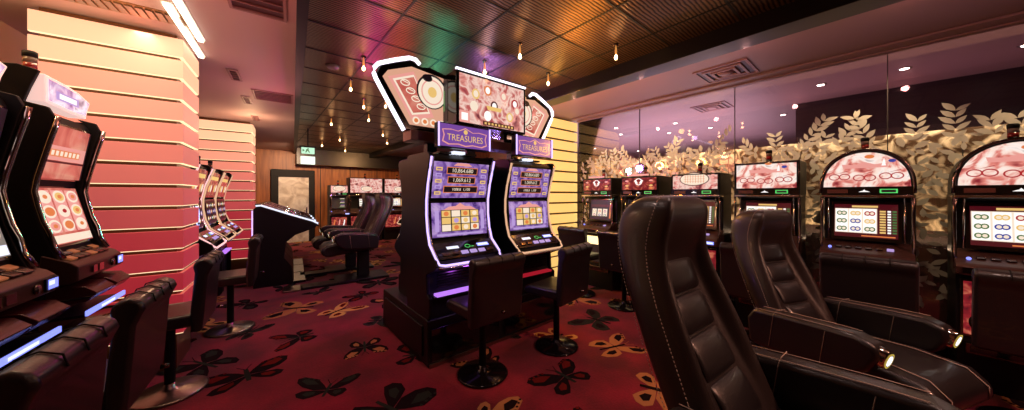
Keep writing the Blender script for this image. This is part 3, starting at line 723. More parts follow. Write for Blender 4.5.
# ------------------------------------------------------------------ right row: classic upright slots
def euro_slot(label, loc, rz, top='arch', theme='fruit', group='slot machines along the etched glass', w=.56, ht=None, name='slot_machine'):
    r = thing(name, label, 'slot machine', loc, rz, group)
    hw = w/2; arch = top == 'arch'
    zt = ht or (1.62 if arch else 1.86)
    b = MB(); b.prism([(.02, 0), (.02, .88), (.10, .93), (.14, 1.06), (.16, 1.10), (.16, 1.44), (.03, 1.49), (.03, 1.56), (.03, zt if not arch else 1.60), (.48, zt if not arch else 1.60), (.50, 0)], -hw+.012, hw-.012, BLACK); b.build('cabinet', r, bevel=.006)
    # head with the lit glass
    if arch:
        N = 24; cz = 1.565; ry = .345
        P = [(-hw, cz-.05)] + [(-hw*math.cos(PI*k/N), cz+ry*(math.sin(PI*k/N)**.85)) for k in range(N+1)] + [(hw, cz-.05)]
        h = MB(); h.prism(P, .0, .34, BLACK, 'y'); hd = h.build('head', r, bevel=.006)
        t = MB(); t.tube([(p[0], -.005, p[1]) for p in P], .011, DCHROME, 8); t.build('chrome_arch', hd)
        g = MB(); g.frame((0, -.001, 0)); G = [(p[0]*.93, cz+(p[1]-cz)*.93) for p in P[1:-1]]
        g.poly([(G[0][0], 1.575), ] + [q for q in G if q[1] > 1.576] + [(G[-1][0], 1.575)], .003, ART_FRUIT)
        zl = 1.66
    else:
        h = MB(); h.box(-hw, hw, .0, .44, 1.50, zt, BLACK); hd = h.build('head', r, bevel=.008)
        t = MB(); t.tube([(-hw+.01, -.004, 1.51), (-hw+.01, -.004, zt-.01), (hw-.01, -.004, zt-.01), (hw-.01, -.004, 1.51)], .008, DCHROME if theme == 'fruit' else BLACK, 8); t.build('chrome_rim', hd)
        g = MB(); g.frame((0, -.001, 0)); g.rect(-hw+.025, hw-.025, 1.575, zt-.025, .003, ART_FRUIT if theme == 'fruit' else (ART_RED if theme == 'red' else ART_TV))
        zl = 1.655
    if theme == 'fruit':
        for cx, cz_ in ((-.155, zl+.008), (0, zl-.004), (.155, zl+.008)):
            for dx in (-.033, .033):
                for q in range(1): g.ring(cx+dx, cz_, .037, .03, .008, .005, C_RED, 18)
            g.poly([(cx-.03, cz_+.028), (cx-.026, cz_+.028), (cx+.05, cz_+.055), (cx+.055, cz_+.05)], .005, C_RED)
        g.poly([(-.13, zl+.085), (.13, zl+.085), (.14, zl+.125), (.06, zl+.115), (0, zl+.14), (-.06, zl+.115), (-.14, zl+.125)], .004, C_PINK)
        g.poly([(.1, zl+.1), (.125, zl+.1), (.115, zl+.17)], .005, C_WHITE); g.oval(.16, zl+.14, .022, .014, .005, C_BLUE, 12); g.oval(.03, zl+.185, .03, .018, .005, C_ORANGE, 12)
    elif theme == 'red':
        for k in range(5): g.ring(0, 1.69, .055-.002*k, .05, .01, .005, C_WHITE, 18)
        for s_ in (-1, 1):
            g.poly([(s_*.01, 1.66), (s_*.07, 1.70), (s_*.05, 1.72), (s_*.02, 1.69)], .006, C_WHITE)
            for k in range(4): g.oval(s_*.18, 1.60+.035*k, .028, .013, .006, [C_ORANGE, C_GOLD, C_RED, C_PINK][k], 10)
        g.rect(-.15, .15, 1.775, 1.80, .006, C_PINK)
    else:
        g.oval(0, 1.70, .17, .085, .004, C_DRED, 28); g.oval(0, 1.70, .16, .075, .005, C_CREAM, 28)
        for k in range(8): g.rect(-.105+.03*k, -.1+.03*k, 1.65, 1.75, .006, C_ORANGE)
        for k in range(3): g.rect(-.12, .12, 1.67+.03*k, 1.673+.03*k, .0065, C_ORANGE)
        for s_ in (-1, 1):
            for k in range(6): g.oval(s_*(.21-.005*(k % 2)), 1.6+.037*k, .018, .012, .006, C_PINK, 10)
    g.build('top_glass', hd)
    s_ = MB(); s_.box(-hw+.005, hw-.005, -.012, .05, 1.50, 1.572, GLOSSB); s_.frame((0, -.013, 1.535)); s_.rect(-.235, -.10, -.018, .018, .001, mat('plate_brown', rgb(96, 58, 52), .4)); s_.rect(.09, .19, -.018, .018, .001, N_GREEN); s_.rect(.10, .18, -.011, .011, .002, C_DARK)
    s_.poly([(-.035, -.008), (.035, -.008), (.02, 0), (.008, .004), (0, .016), (-.008, .004), (-.02, 0)], .002, C_WHITE)
    s_.build('name_band', r)
    l = MB(); l.box(-hw, hw, -.02, .15, 1.478, 1.5, CHROME); l.build('chrome_ledge', r, bevel=.004)
    # recessed monitor
    for sx in (-1, 1):
        c = MB(); c.tube([(sx*(hw-.008), -.005, 1.50), (sx*(hw-.006), .03, 1.35), (sx*(hw-.004), .0, 1.05), (sx*(hw-.008), -.05, .93)], .012, DCHROME, 8); c.tube([(sx*(hw-.05), .03, 1.47), (sx*(hw-.05), .06, 1.08)], .006, CHROME, 6); c.build('chrome_post', r)
    m = MB(); L = screen_frame(m, (.09, 1.075), (.145, 1.44)); m.box(-.215, .215, 0, L, -.02, .012, GLOSSB)
    if theme == 'red':
        m.rect(-.2, .2, .02, L-.02, .013, C_DARK); 
        for k in range(3): m.rect(-.15+.1*k, -.07+.1*k, .08, .2, .015, C_CREAM); reel_symbol_h(m, -.11+.1*k, .16, .05, k, .016); reel_symbol_h(m, -.11+.1*k, .10, .05, k+2, .016)
        m.rect(-.17, .17, .23, .27, .015, C_DRED); m.rect(.17, .195, .05, .3, .015, C_ORANGE)
    elif theme == 'dark':
        m.rect(-.2, .2, .02, L-.02, .013, C_DARK)
        for k in range(8): m.rect(.02+.02*(k % 3), .16, .04+.038*k, .055+.038*k, .015, [C_GREEN, C_CREAM, C_PURP][k % 3])
    else:
        m.rect(-.195, .195, .03, L-.03, .013, C_DRED)
        m.rect(-.19, .075, .07, L-.07, .014, C_CREAM)
        for i in range(3):
            m.rect(-.185+.088*i, -.106+.088*i, .075, L-.075, .0145, C_WHITE)
            for j in range(3):
                c_ = [[C_GREEN, C_GREEN, C_GREEN], [C_BLUE, C_BLUE, C_GOLD], [C_GREEN, C_GOLD, C_RED]][i][j]
                uu, vv = -.145+.088*i, .108+.073*j
                m.oval(uu-.014, vv, .02, .022, .0155, c_, 12); m.oval(uu+.014, vv, .02, .022, .0157, c_, 12); m.oval(uu-.014, vv, .012, .013, .0165, C_CREAM, 12); m.oval(uu+.014, vv, .012, .013, .0166, C_CREAM, 12)
        for k in range(9): m.rect(.09, .125, .075+.024*k, .09+.024*k, .015, C_GOLD); m.rect(.135, .155, .075+.024*k, .09+.024*k, .015, C_WHITE); m.rect(.163, .188, .075+.024*k, .09+.024*k, .015, C_GREEN)
        m.rect(-.08, .08, L-.06, L-.042, .015, C_GOLD); m.rect(-.02, .18, .04, .05, .015, C_ORANGE)
    m.build('monitor', r)
    # deck
    DP = [(.15, 1.07), (-.08, .985), (-.11, .955), (-.105, .90), (-.06, .885), (.05, .88), (.15, .90)]
    d = MB(); d.prism(DP, -hw, hw, mat('deck_bronze', rgb(74, 50, 46), .3, .4)); d.build('deck', r, bevel=.006)
    for k in range(6):
        d = MB(); screen_frame(d, (-.07, .990), (.14, 1.068)); x = -.16+.062*k; d.box(x-.02, x+.02, .05, .085, .0, .012, DCHROME if k != 5 else C_LPURP); d.build('button', r, bevel=.003)
    d = MB(); d.frame((0, -.112, .93)); d.box(-.25, -.19, -.02, .02, 0, .006, DCHROME); d.box(-.13, .05, -.012, .012, 0, .004, DCHROME); d.lathe([(.022, 0), (.02, .012)], CHROME, 16, (.09, 0, 0)); d.rect(.14, .25, -.018, .018, .004, N_BLUE); d.rect(.15, .24, -.01, .01, .006, L_WHITE); d.build('ticket_panel', r)
    d = MB(); d.frame((-.215, -.03, 1.012)); d.lathe([(.012, 0), (.012, .012)], N_BLUE, 12); d.build('call_light', r)
    # belly
    b = MB(); b.frame((0, .018, .64)); b.box(-hw+.03, hw-.03, -.24, .21, 0, .012, DCHROME); b.build('belly_frame', r, bevel=.004)
    bm_ = MB(); bm_.frame((0, .018, .64))
    if theme == 'red': bm_.rect(-hw+.045, hw-.045, .06, .19, .014, L_YEL); bm_.rect(-hw+.045, hw-.045, -.22, .05, .014, C_DARK)
    else:
        bm_.rect(-hw+.045, hw-.045, -.22, .19, .014, ART_RED)
        for k in range(3): bm_.poly([(-.18+.13*k, -.12), (-.13+.13*k, -.1), (-.1+.13*k, .1), (-.13+.13*k, .12), (-.14+.13*k, .02)], .015, [C_ORANGE, C_PINK, C_WHITE][k])
    bm_.build('belly_glass', r)
    b = MB(); b.box(-hw+.05, hw-.05, -.03, .02, .28, .36, DCHROME); b.box(-hw+.07, hw-.07, -.032, -.02, .295, .35, GLOSSB); b.build('coin_tray', r, bevel=.01)
    candle(r, 0, .2, (1.90 if arch else zt))
    return r
RX = 4.25
E1 = euro_slot('arched slot machine with fruit glass in the right row, near the frame middle right', (RX, .09, 0), -PI/2)
dup(E1, (RX, -.655, 0), -PI/2, 'arched slot machine at the right edge of the photo, last of the row')
euro_slot('square-topped slot machine with glowing red fruit glass behind the farther recliner', (RX, .80, 0), -PI/2, 'square', 'fruit')
euro_slot('slot machine with cream oval paytable glass behind the near recliner', (RX, 1.5, 0), -PI/2, 'square', 'oval', ht=1.77)
E4 = euro_slot('slot machine with red skull-like glass, second from the yellow column', (RX, 2.23, 0), -PI/2, 'square', 'red', ht=1.77)
E4['label'] = 'slot machine with dark red glass, second from the yellow column'
dup(E4, (RX, 2.94, 0), -PI/2, 'slot machine with dark red glass, standing next to the yellow column')
RS = [(2.94, 'black stool of the right row in front of the machine next to the yellow column'), (2.23, 'black stool of the right row before the second machine from the yellow column'), (1.5, 'black stool before the slot machine with the oval paytable glass'), (.80, 'black stool hidden partly by the farther recliner, before the square fruit machine'), (.09, 'black stool with broad dark back before the complete arched machine'), (-.62, 'black stool before the arched machine at the right edge')]
for y, lab in RS: dup(st, (3.82, y-.02, 0), PI/2, lab, 'stools of the right row')
# ------------------------------------------------------------------ left row: tall reel slots with shield toppers
def tall_slot(label, loc, rz, theme):
    r = thing('slot_machine', label, 'slot machine', loc, rz, 'tall slot machines of the left row')
    hw = .30
    prof = [(.05, 0), (.05, .62), (-.02, .66), (-.02, .70), (.10, .74), (.10, .95), (-.04, .99), (-.05, 1.09), (.0, 1.12), (.03, 1.20), (.07, 1.35), (.10, 1.52), (.09, 1.60), (.05, 1.80), (.02, 1.95), (.04, 2.0), (.12, 2.02), (.10, 2.10), (.07, 2.20), (.14, 2.22), (.46, 2.18), (.5, 2.1), (.5, 0)]
    b = MB(); b.prism(prof, -hw, -hw+.03, MATTEB); b.build('side_cheek', r, bevel=.005)
    b = MB(); b.prism([p if p[1] < 2.05 else (p[0], 2.0) for p in prof], hw-.03, hw, MATTEB); b.build('side_cheek', r, bevel=.005)
    inn = [(.08, 0), (.08, .9), (.02, 1.0), (.02, 1.08), (.05, 1.12), (.06, 1.20), (.10, 1.35), (.13, 1.52), (.12, 1.60), (.08, 1.80), (.06, 1.93), (.08, 1.98), (.46, 1.98), (.48, 0)]
    b = MB(); b.prism(inn, -hw+.03, hw-.03, MATTEB); b.build('cabinet', r)
    for sx in (-1, 1):
        t = MB(); t.tube([(sx*(hw-.012), y-.012, z) for y, z in ((.0, 1.13), (.03, 1.20), (.05, 1.28), (.07, 1.35), (.088, 1.44), (.10, 1.52), (.09, 1.60), (.07, 1.70), (.05, 1.80), (.032, 1.88), (.02, 1.95))], .013, CHROME, 8); t.build('chrome_edge', r)
    u = hw-.045
    m = MB(); L = screen_frame(m, (.105, 1.60), (.058, 1.92)); m.rect(-u, u, -.01, L+.01, .006, CHROME); m.rect(-u+.012, u-.012, 0, L, .008, ART_SALMON if theme == 'salmon' else C_DARK)
    if theme == 'salmon':
        m.rect(-u+.012, u-.03, L*.35, L*.62, .0095, C_PINK); m.rect(-.19, .16, L*.42, L*.55, .0105, C_ORANGE)
        for k in range(7): m.rect(-.17+.048*k, -.14+.048*k, L*.44, L*.53, .0115, C_CREAM)
        m.rect(-u+.012, u-.012, L*.30, L*.34, .0095, C_DRED); m.rect(u-.03, u-.012, 0, L, .01, C_DARK)
    else:
        m.rect(-.2, .2, L*.7, L*.9, .0095, C_DRED); m.rect(-u+.02, u-.02, .03, .1, .0095, ART_TV)
        for k in range(5): m.rect(-.2+.085*k, -.14+.085*k, .13, .2, .0095, C_BLUE if k % 2 else C_CREAM)
    m.build('upper_screen', r)
    m = MB(); L = screen_frame(m, (.055, 1.20), (.13, 1.54)); m.rect(-u, u, -.015, L+.01, .012, GLOSSB); m.rect(-u+.012, u-.012, 0, L, .014, ART_SALMON if theme == 'salmon' else mat('reel_pearl', rgb(120, 120, 116), .3, 0, rgb(190, 186, 176), .35))
    for i in range(3):
        m.rect(-u+.03+.155*i, -u+.165+.155*i, .07, L-.015, .016, C_PINK if theme == 'salmon' else mat('reel_grey', rgb(130, 130, 125), .3, 0, rgb(180, 178, 170), .4))
        for j in range(3):
            uu, vv = -u+.098+.155*i, .112+.09*j
            m.oval(uu, vv, .066, .040, .018, C_CREAM, 22); m.oval(uu, vv, .050, .027, .019, [C_PINK, C_ORANGE, C_CREAM, C_GOLD][(i+j) % 4] if theme == 'salmon' else [C_GOLD, C_CREAM, C_PINK][(i+j) % 3], 18); m.oval(uu, vv, .024, .013, .020, C_RED if (i*j) % 2 else C_ORANGE, 12)
    m.rect(-u+.02, u-.02, .006, .055, .016, C_CREAM if theme == 'salmon' else L_WHITE)
    m.build('reel_screen', r)
    # deck with rows of buttons
    d = MB(); d.prism([(.06, 1.16), (-.04, 1.11), (-.07, 1.08), (-.07, 1.0), (-.03, .98), (.08, .98)], -hw-.01, hw+.01, mat('deck_bronze', rgb(74, 50, 46), .3, .4)); dk = d.build('deck', r, bevel=.008)
    for j in range(2):
        for k in range(6):
            d = MB(); L = screen_frame(d, (-.04, 1.112), (.05, 1.157)); x = -.24+.085*k; d.box(x-.033, x+.033, .006+.05*j, .044+.05*j, 0, .012, DCHROME if (k+j) % 3 else mat('button_amber', rgb(150, 90, 60), .3, 0, rgb(220, 130, 80), .25)); d.build('button', r, bevel=.004)
    d = MB(); d.frame((0, -.071, 1.04)); d.box(.20, .30, -.03, .035, 0, .008, BLACK); d.rect(.21, .29, -.02, .03, .010, N_BLUE); d.rect(.215, .26, .0, .022, .0105, L_WHITE); d.lathe([(.024, 0), (.02, .01)], DCHROME, 14, (.14, 0, 0)); d.box(-.06, -.0, -.022, .022, 0, .006, CHROME); d.box(-.14, -.09, -.022, .022, 0, .006, CHROME); d.build('coin_panel', r)
    # faceted bumper below, lit bar and tray
    for k, (x0, x1) in enumerate(((-.27, -.02), (.02, .27))):
        d = MB(); d.prism([(.06, .97), (-.08, .955), (-.13, .91), (-.09, .865), (.06, .85)], x0, x1, mat('bumper_red', rgb(70, 26, 30), .25, .3)); d.prism([(.06, .885), (-.118, .90), (-.108, .885), (.06, .875)], x0-.004, x1+.004, CHROME); bp__ = d.build('bumper', r, bevel=.012, seg=3)
    d = MB(); d.box(-.28, .28, -.09, .06, .775, .79, BLACK); d.box(-.28, .28, -.095, -.085, .78, .81, N_BLUE); d.frame((0, -.096, .795)); d.rect(-.1, .1, -.008, .008, .001, L_WHITE); d.build('light_bar', r)
    d = MB(); d.box(-.30, .30, -.17, .05, .685, .70, GLOSSB); d.tube([(-.29, .04, .705), (-.29, -.16, .705), (.29, -.16, .705), (.29, .04, .705)], .006, mat('brass_edge', rgb(180, 140, 80), .3, .9), 6); d.tube([(-.15, -.12, .702), (0, -.04, .702), (.15, -.12, .702)], .003, MATS['brass_edge'], 6); d.build('coin_tray', r)
    # shield topper
    t = MB(); P = [(-.30, 2.30), (-.10, 2.27), (.12, 2.20), (.31, 2.13), (.25, 2.04), (.20, 1.985), (0, 2.03), (-.29, 2.06)]
    P = [(-.265, 2.19), (-.05, 2.185), (.12, 2.17), (.27, 2.135), (.23, 2.07), (.21, 2.015), (.0, 2.015), (-.26, 2.03)]
    t.prism(P, .06, .14, mat('topper_rim', rgb(240, 200, 195), .3, 0, rgb(255, 215, 205), .8), 'y'); tp = t.build('topper', r, bevel=.006)
    t = MB(); t.frame((0, .059, 0)); cx, cz = 0, 2.12
    t.poly([(cx+(p[0]-cx)*.9, 2.10+(p[1]-2.10)*.76) for p in P], .002, noise_glow('art_sky', [(.3, (70, 50, 110)), (.45, (190, 150, 200)), (.6, (255, 235, 250)), (.75, (60, 40, 90))], 7, 1.0)); t.rect(-.16, .1, 2.07, 2.12, .003, C_LPURP); t.rect(-.13, .07, 2.08, 2.11, .004, C_WHITE); t.build('topper_face', tp)
    candle(r, -.10, .17, 2.20)
    return r
RZL = PI/2-TH
q_ = tall_slot('tall slot machine with salmon screens and shield topper, next to the pink column', LF(3.205, -1.09), RZL, 'salmon'); q_.scale = (.9, 1, 1)
tall_slot('tall slot machine with dark upper screen and round reels, cut by left edge', LF(2.42, -1.09), RZL, 'dark')
# machines beyond the first column
curved_slot('slot_machine', 'slot machine with blue oval neon light just past the pink column', LF(5.05, -.85), RZL, 'slot machines between the two pink columns', glow('neon_rose', (255, 190, 190), 1.3), zb=.02, theme='red', topper=False, oval_=True)
m = curved_slot('slot_machine', 'slim curved slot machine in the middle between the two pink columns', LF(5.85, -.85), RZL, 'slot machines between the two pink columns', N_GOLD, zb=.02, theme='red', topper=False)
candle(m, 0, .2, 1.885)
dup(m, LF(6.62, -.85), RZL, 'slim curved slot machine farthest along before the second pink column')
# ------------------------------------------------------------------ slant consoles
def console(label, loc, rz):
    r = thing('slant_console', label, 'slot machine', loc, rz, 'slant-top consoles in the aisle')
    P = [(.40, 0), (.40, 1.27), (.36, 1.31), (.30, 1.31), (-.42, 1.02), (-.47, .97), (-.44, .93), (-.15, .82), (-.02, .70), (.0, .45), (-.10, .30), (-.12, .04), (-.12, 0)]
    w = .36
    b = MB(); b.prism(P, -w, w, BLACK); b.build('body', r, bevel=.008)
    for sx in (-1, 1):
        b = MB(); b.tube([(sx*(w-.01), .37, 1.325), (sx*(w-.01), .30, 1.33), (sx*(w-.01), -.05, 1.185), (sx*(w-.01), -.40, 1.05), (sx*(w-.01), -.48, 1.0)], .013, L_WHITE, 8); b.build('light_rail', r)
        b = MB(); b.tube([(sx*(w-.045), .36, 1.335), (sx*(w-.045), .28, 1.335), (sx*(w-.045), -.05, 1.20), (sx*(w-.045), -.42, 1.055)], .014, CHROME, 8); b.build('chrome_rail', r)
    m = MB(); L = screen_frame(m, (-.36, 1.045), (.26, 1.296)); m.rect(-w+.07, w-.07, .14, L, .006, ART_TV); m.rect(-w+.07, w-.07, .0, .12, .006, GLOSSB); m.rect(-.2, .2, .2, .4, .008, C_CREAM)
    for k in range(6): m.box(-.24+.08*k, -.18+.08*k, .03, .08, .006, .016, C_LPURP)
    m.build('touch_screen', r)
    b = MB(); b.tube([(-w, -.48, .97), (w, -.48, .97)], .022, DCHROME, 10); b.build('hand_rail', r)
    b = MB(); b.box(-w+.03, w-.03, .30, .38, 1.31, 1.36, DCHROME); b.build('top_light', r, bevel=.01)
    b = MB(); b.box(-w, w, -.30, -.12, 0, .04, SMOKE); b.build('foot_rest', r, bevel=.008)
    return r
RC = PI/2-TH
cn = console('black slant-top console nearest the camera, side panel toward the aisle', LF(6.75, -.12), RC)
v_ = MB(); v_.tube([(-.37, .41, .3), (-.37, .41, 1.25)], .008, N_PURPLE, 6); v_.build('neon_edge', cn)
dup(cn, LF(7.5, -.12), RC, 'black slant-top console directly behind the nearest console')
dup(cn, LF(8.25, -.12), RC, 'black slant-top console farthest from the camera of the three')
# ------------------------------------------------------------------ recliners
def recliner(label, loc, rz, group, scale=1.0, lift=0.0, tall=1.0):
    r = thing('recliner_chair', label, 'chair', loc, rz, group); r.scale = (scale,)*3
    b = MB(); b.box(-.27, .27, -.42, .42, 0, .045, BLACK); b.build('floor_plate', r, bevel=.012)
    b = MB(); b.box(-.07, .07, -.07, .12, .045, .32+lift, MATTEB); b.lathe([(.11, .28+lift), (.13, .33+lift)], MATTEB, 20, (0, .02, 0)); b.build('pedestal', r, bevel=.01)
    z = lift
    # seat: padded, nose rolled down
    b = MB(); S = [(-.57, .27), (-.64, .32), (-.64, .40), (-.57, .465), (-.38, .485), (-.05, .465), (.10, .45), (.14, .42), (.14, .34), (-.1, .32)]
    b.prism([(p[0], p[1]+z) for p in S], -.29, .29, LEATHER, smooth=True); se = b.build('seat', r, bevel=.045, seg=5)
    b = MB()
    for x in (-.2, .2): b.tube([(x, y, zz+z+.004) for y, zz in ((-.642, .34), (-.642, .402), (-.57, .468), (-.38, .488), (-.05, .468), (.08, .455))], .003, STITCH, 5)
    b.build('seat_stitching', se)
    # backrest: S-shaped shell with bolsters
    spine = [(.10, .36, .29, .12, .0), (.155, .48, .295, .13, .2), (.225, .62, .295, .135, .6), (.295, .78, .288, .14, 1), (.36, .92, .272, .14, 1), (.415, 1.04, .245, .145, .9), (.44, 1.13, .228, .155, .35), (.44, 1.21, .22, .165, .0), (.42, 1.28, .21, .16, 0), (.395, 1.325, .185, .125, 0), (.375, 1.35, .13, .07, 0)]
    spine = [(a_, .36+(b_-.36)*tall, c_, d_, e_) for a_, b_, c_, d_, e_ in spine]
    rings = []
    for (y, zz, hw, th, ch) in spine:
        f = .07*ch  # depth of the channel between the bolsters
        yf, yb = y-th-.0*ch, y+th*.55
        pr = [(-hw*.98, y+th*.2), (-hw, y-th*.5), (-hw*.9, yf-.01), (-hw*.76, yf-.012*ch), (-hw*.66, yf+f*.5), (-hw*.6, yf+f), (0, yf+f*1.05), (hw*.6, yf+f), (hw*.66, yf+f*.5), (hw*.76, yf-.012*ch), (hw*.9, yf-.01), (hw, y-th*.5), (hw*.98, y+th*.2), (hw*.82, yb), (0, yb+.012), (-hw*.82, yb)]
        rings.append([(p[0], p[1], zz+z) for p in pr])
    b = MB(); loft(b, rings, LEATHER2); bk = b.build('backrest', r, smooth=True, sub=2)
    # quilted inset cushions
    for k in range(4):
        z0 = .36+(.13+.145*k)*tall; z1 = z0+.138*tall
        def yy(zq):
            for a, c in zip(spine[:-1], spine[1:]):
                if a[1] <= zq <= c[1]:
                    t = (zq-a[1])/(c[1]-a[1]); th = a[3]+(c[3]-a[3])*t; ch = a[4]+(c[4]-a[4])*t
                    return a[0]+(c[0]-a[0])*t-th+.07*ch
            return .3
        q = MB(); rr = []
        for j in range(9):
            t = (0, .04, .1, .3, .5, .7, .9, .96, 1)[j]; zq = z0+(z1-z0)*t; pf = .022*min(1, 2.2*math.sin(PI*t))+.004; wq = .15
            y_ = yy(zq)
            rr.append([(-wq, y_+.01, zq+z), (-wq, y_-pf*.6, zq+z), (-wq*.6, y_-pf, zq+z), (0, y_-pf*1.1, zq+z), (wq*.6, y_-pf, zq+z), (wq, y_-pf*.6, zq+z), (wq, y_+.01, zq+z)])
        loft(q, rr, LEATHER); q.build('quilted_cushion', r, smooth=True, sub=1)
    # stitching along both shoulder edges, short thread dashes
    s_ = MB()
    for sx in (-1, 1):
        for off in (0, 1):
            pts = []
            for (y, zz, hw, th, ch) in spine[:-1]:
                pts.append(Vector((sx*(hw*(.975 if off else 1.0)+.0015), (y-th*.62 if not off else y+th*.28), zz+z)))
            pts += [Vector((sx*.13, pts[-1].y-.005, .36+.997*tall+z))]
            dd = .0
            for a, c in zip(pts[:-1], pts[1:]):
                L = (c-a).length; t = 0
                while t < L-.006:
                    s_.tube([a+(c-a)*(t/L), a+(c-a)*((t+.008)/L)], .0021, STITCH, 4); t += .015
    s_.build('back_stitching', bk)
    # armrests
    for sx in (-1, 1):
        xa, xb = sx*.305, sx*.43
        x0, x1 = min(xa, xb), max(xa, xb)
        A = [(.20, .38), (.215, .55), (.17, .625), (.02, .64), (-.24, .66), (-.38, .665), (-.46, .635), (-.475, .57), (-.43, .48), (-.34, .40), (-.05, .38), (.15, .37)]
        b = MB(); b.prism([(p[0], p[1]+z) for p in A], x0, x1, LEATHER, smooth=False); ar = b.build('armrest', r, bevel=.028, seg=4)
        t = MB()
        for xe in (x0+.018, x1-.018): t.tube([(xe, y, zz+z+.002) for y, zz in ((.16, .628), (.02, .642), (-.24, .662), (-.37, .667))], .0022, STITCH, 4)
        for ys in (.06, -.22): t.tube([(x0-.0015, ys, .40+z), (x0-.0015, ys-.03, .63+z), (x0+.02, ys-.035, .655+z), (x1-.02, ys-.035, .655+z), (x1+.0015, ys-.03, .63+z), (x1+.0015, ys, .40+z)], .002, STITCH, 4)
        t.build('arm_stitching', ar)
        c = MB(); c.frame(((x0+x1)/2, -.445, .575+z), (0, -.25, .97), (1, 0, 0))
        n = 20; c.add([(.040*math.cos(2*PI*k/n)*(1 if i < 2 else .75), .055*math.sin(2*PI*k/n)*(1 if i < 2 else .75), [-.02, .035, .048][i]) for i in range(3) for k in range(n)], [(i*n+k, i*n+(k+1) % n, (i+1)*n+(k+1) % n, (i+1)*n+k) for i in range(2) for k in range(n)]+[tuple(range(2*n, 3*n))], CHROME, True)
        ca = c.build('arm_end_cap', ar)
        c = MB(); c.frame(((x0+x1)/2, -.445, .575+z), (0, -.25, .97), (1, 0, 0)); c.oval(0, 0, .024, .032, .0495, glow('arm_glint', (235, 235, 250), 1.6), 16); c.ring(0, 0, .034, .046, .008, .049, glow('arm_ring', (230, 200, 90), .7), 20); c.build('cap_glint', ca)  # the chrome's reflection put in as a glowing oval and yellow ring
    return r
R1 = recliner('black leather recliner nearest the camera, tall stitched back', (1.48, .28, 0), math.radians(-4), 'recliners in the right aisle', 1.0, .12, 1.03)
recliner('black leather recliner with both armrests showing, before the arched machines', (2.99, .27, 0), math.radians(-22), 'recliners in the right aisle', .95, .12, .99)
R3 = recliner('black leather recliner facing the consoles, the nearer of the aisle pair', (1.50, 6.05, 0), -PI/2-TH, 'recliners facing the slant consoles', 1.0, .20)
dup(R3, (1.50, 7.0, 0), -PI/2-TH, 'black leather recliner facing the consoles, behind its nearer twin')
for i, (s_, d) in enumerate(((5.98, .42), (6.93, .42))):
    b = MB(); b.box(-.22, .6, -.13, .13, 0, .04, BLACK); b.box(-.45, -.22, -.16, .16, 0, .03, STEEL)
    o = b.build('floor_rail', loc=LF(s_, d-.1), bevel=.008); o.rotation_euler = (0, 0, -TH)
    tag(o, ['black floor rail with steel foot plate before the nearer aisle recliner', 'black floor rail with steel foot plate before the farther aisle recliner'][i], 'floor rail', 'floor rails of the aisle recliners')
# ------------------------------------------------------------------ machines at the far end
B1 = euro_slot('large slot machine with bright pink artwork at the back wall right of the door', (2.78, 10.6, 0), 0, 'square', 'oval', 'slot machines at the back wall', 1.0, 2.05)
dup(B1, (3.82, 10.6, 0), 0, 'large slot machine with bright glass, second from the door at the back')
B3 = euro_slot('narrow dark slot machine between the door and the large bright ones', (1.98, 10.5, 0), 0, 'square', 'dark', 'slot machines at the back wall', .5, 1.8)
dup(B3, (4.62, 10.6, 0), 0, 'narrow slot machine at the right end of the back row')
curved_slot('slot_machine', 'gold-screened slot machine half hidden behind the centre bank', (2.45, 6.2, 0), -PI/2, 'slot machines behind the centre bank', N_GOLD, zb=.02, theme='tv', topper=False)

# ------------------------------------------------------------------ light
def lamp(kind, loc, power, col, size=.1, rot=None, spot=None, blend=.6, sy=None):
    l = bpy.data.lights.new('lamp', kind); l.energy = power; l.color = rgb(*col)
    if kind == 'AREA':
        l.size = size
        if sy: l.shape = 'RECTANGLE'; l.size_y = sy
    else: l.shadow_soft_size = size
    if spot: l.spot_size = math.radians(spot); l.spot_blend = blend
    o = bpy.data.objects.new('lamp', l); C.objects.link(o); o.location = loc
    if rot: o.rotation_euler = rot
    return o
WARM = (255, 205, 165)
for x, y in BP: lamp('POINT', (x, y, ZC-.2), .35, (255, 190, 130), .02)
# added spots without fixtures, general light of the hall (some behind the photographer)
for x, y, p in ((.9, 1.2, 26), (2.0, -.8, 30), (.3, 3.0, 30), (1.0, 5.2, 36), (2.9, 3.2, 16), (1.2, 8.0, 40), (2.9, 8.5, 36), (-1.4, .6, 20), (2.6, .9, 22)):
    lamp('SPOT', (x, y, ZC-.03), p, (255, 214, 200), .06, (0, 0, 0), 120, .8)
# cove at the pink column, and added lamps nearby
lamp('AREA', LF(3.3, -1.0, ZC-.12), 8, (255, 226, 180), .1, (0, 0, -TH), sy=1.2)
lamp('AREA', LF(3.2, -1.3, 2.6), 5, (255, 200, 150), .5, (PI, 0, -TH))
lamp('POINT', LF(2.9, -1.55, 2.7), 9, (255, 214, 150), .1)  # added lamp, lightens the tan alcove wall
lamp('POINT', LF(7.0, -.6, 2.6), 12, (255, 200, 150), .1)  # added lamp, whitens the top of the second column
lamp('POINT', LF(5.3, -.2, 2.45), 7, (255, 150, 150), .35)  # added pink lamp, no fixture, brightens the soffit
lamp('POINT', LF(2.6, -.35, 2.35), 7, (255, 150, 130), .25)  # second added pink lamp for the soffit, nearer the camera
# added spots and strips, without fixtures, to brighten the mosaic and the machines
for y in (-1.0, .0, .9, 1.9, 2.9): lamp('SPOT', (4.45, y, ZC-.05), 60, (255, 220, 170), .03, (0, math.radians(-20), 0), 75, .7)
lamp('AREA', (4.95, .6, 2.25), 44, (255, 232, 196), .06, (0, math.radians(-12), 0), sy=6.2)
lamp('AREA', (4.93, .6, 1.0), 26, (255, 222, 175), .06, (PI, 0, 0), sy=6.2)
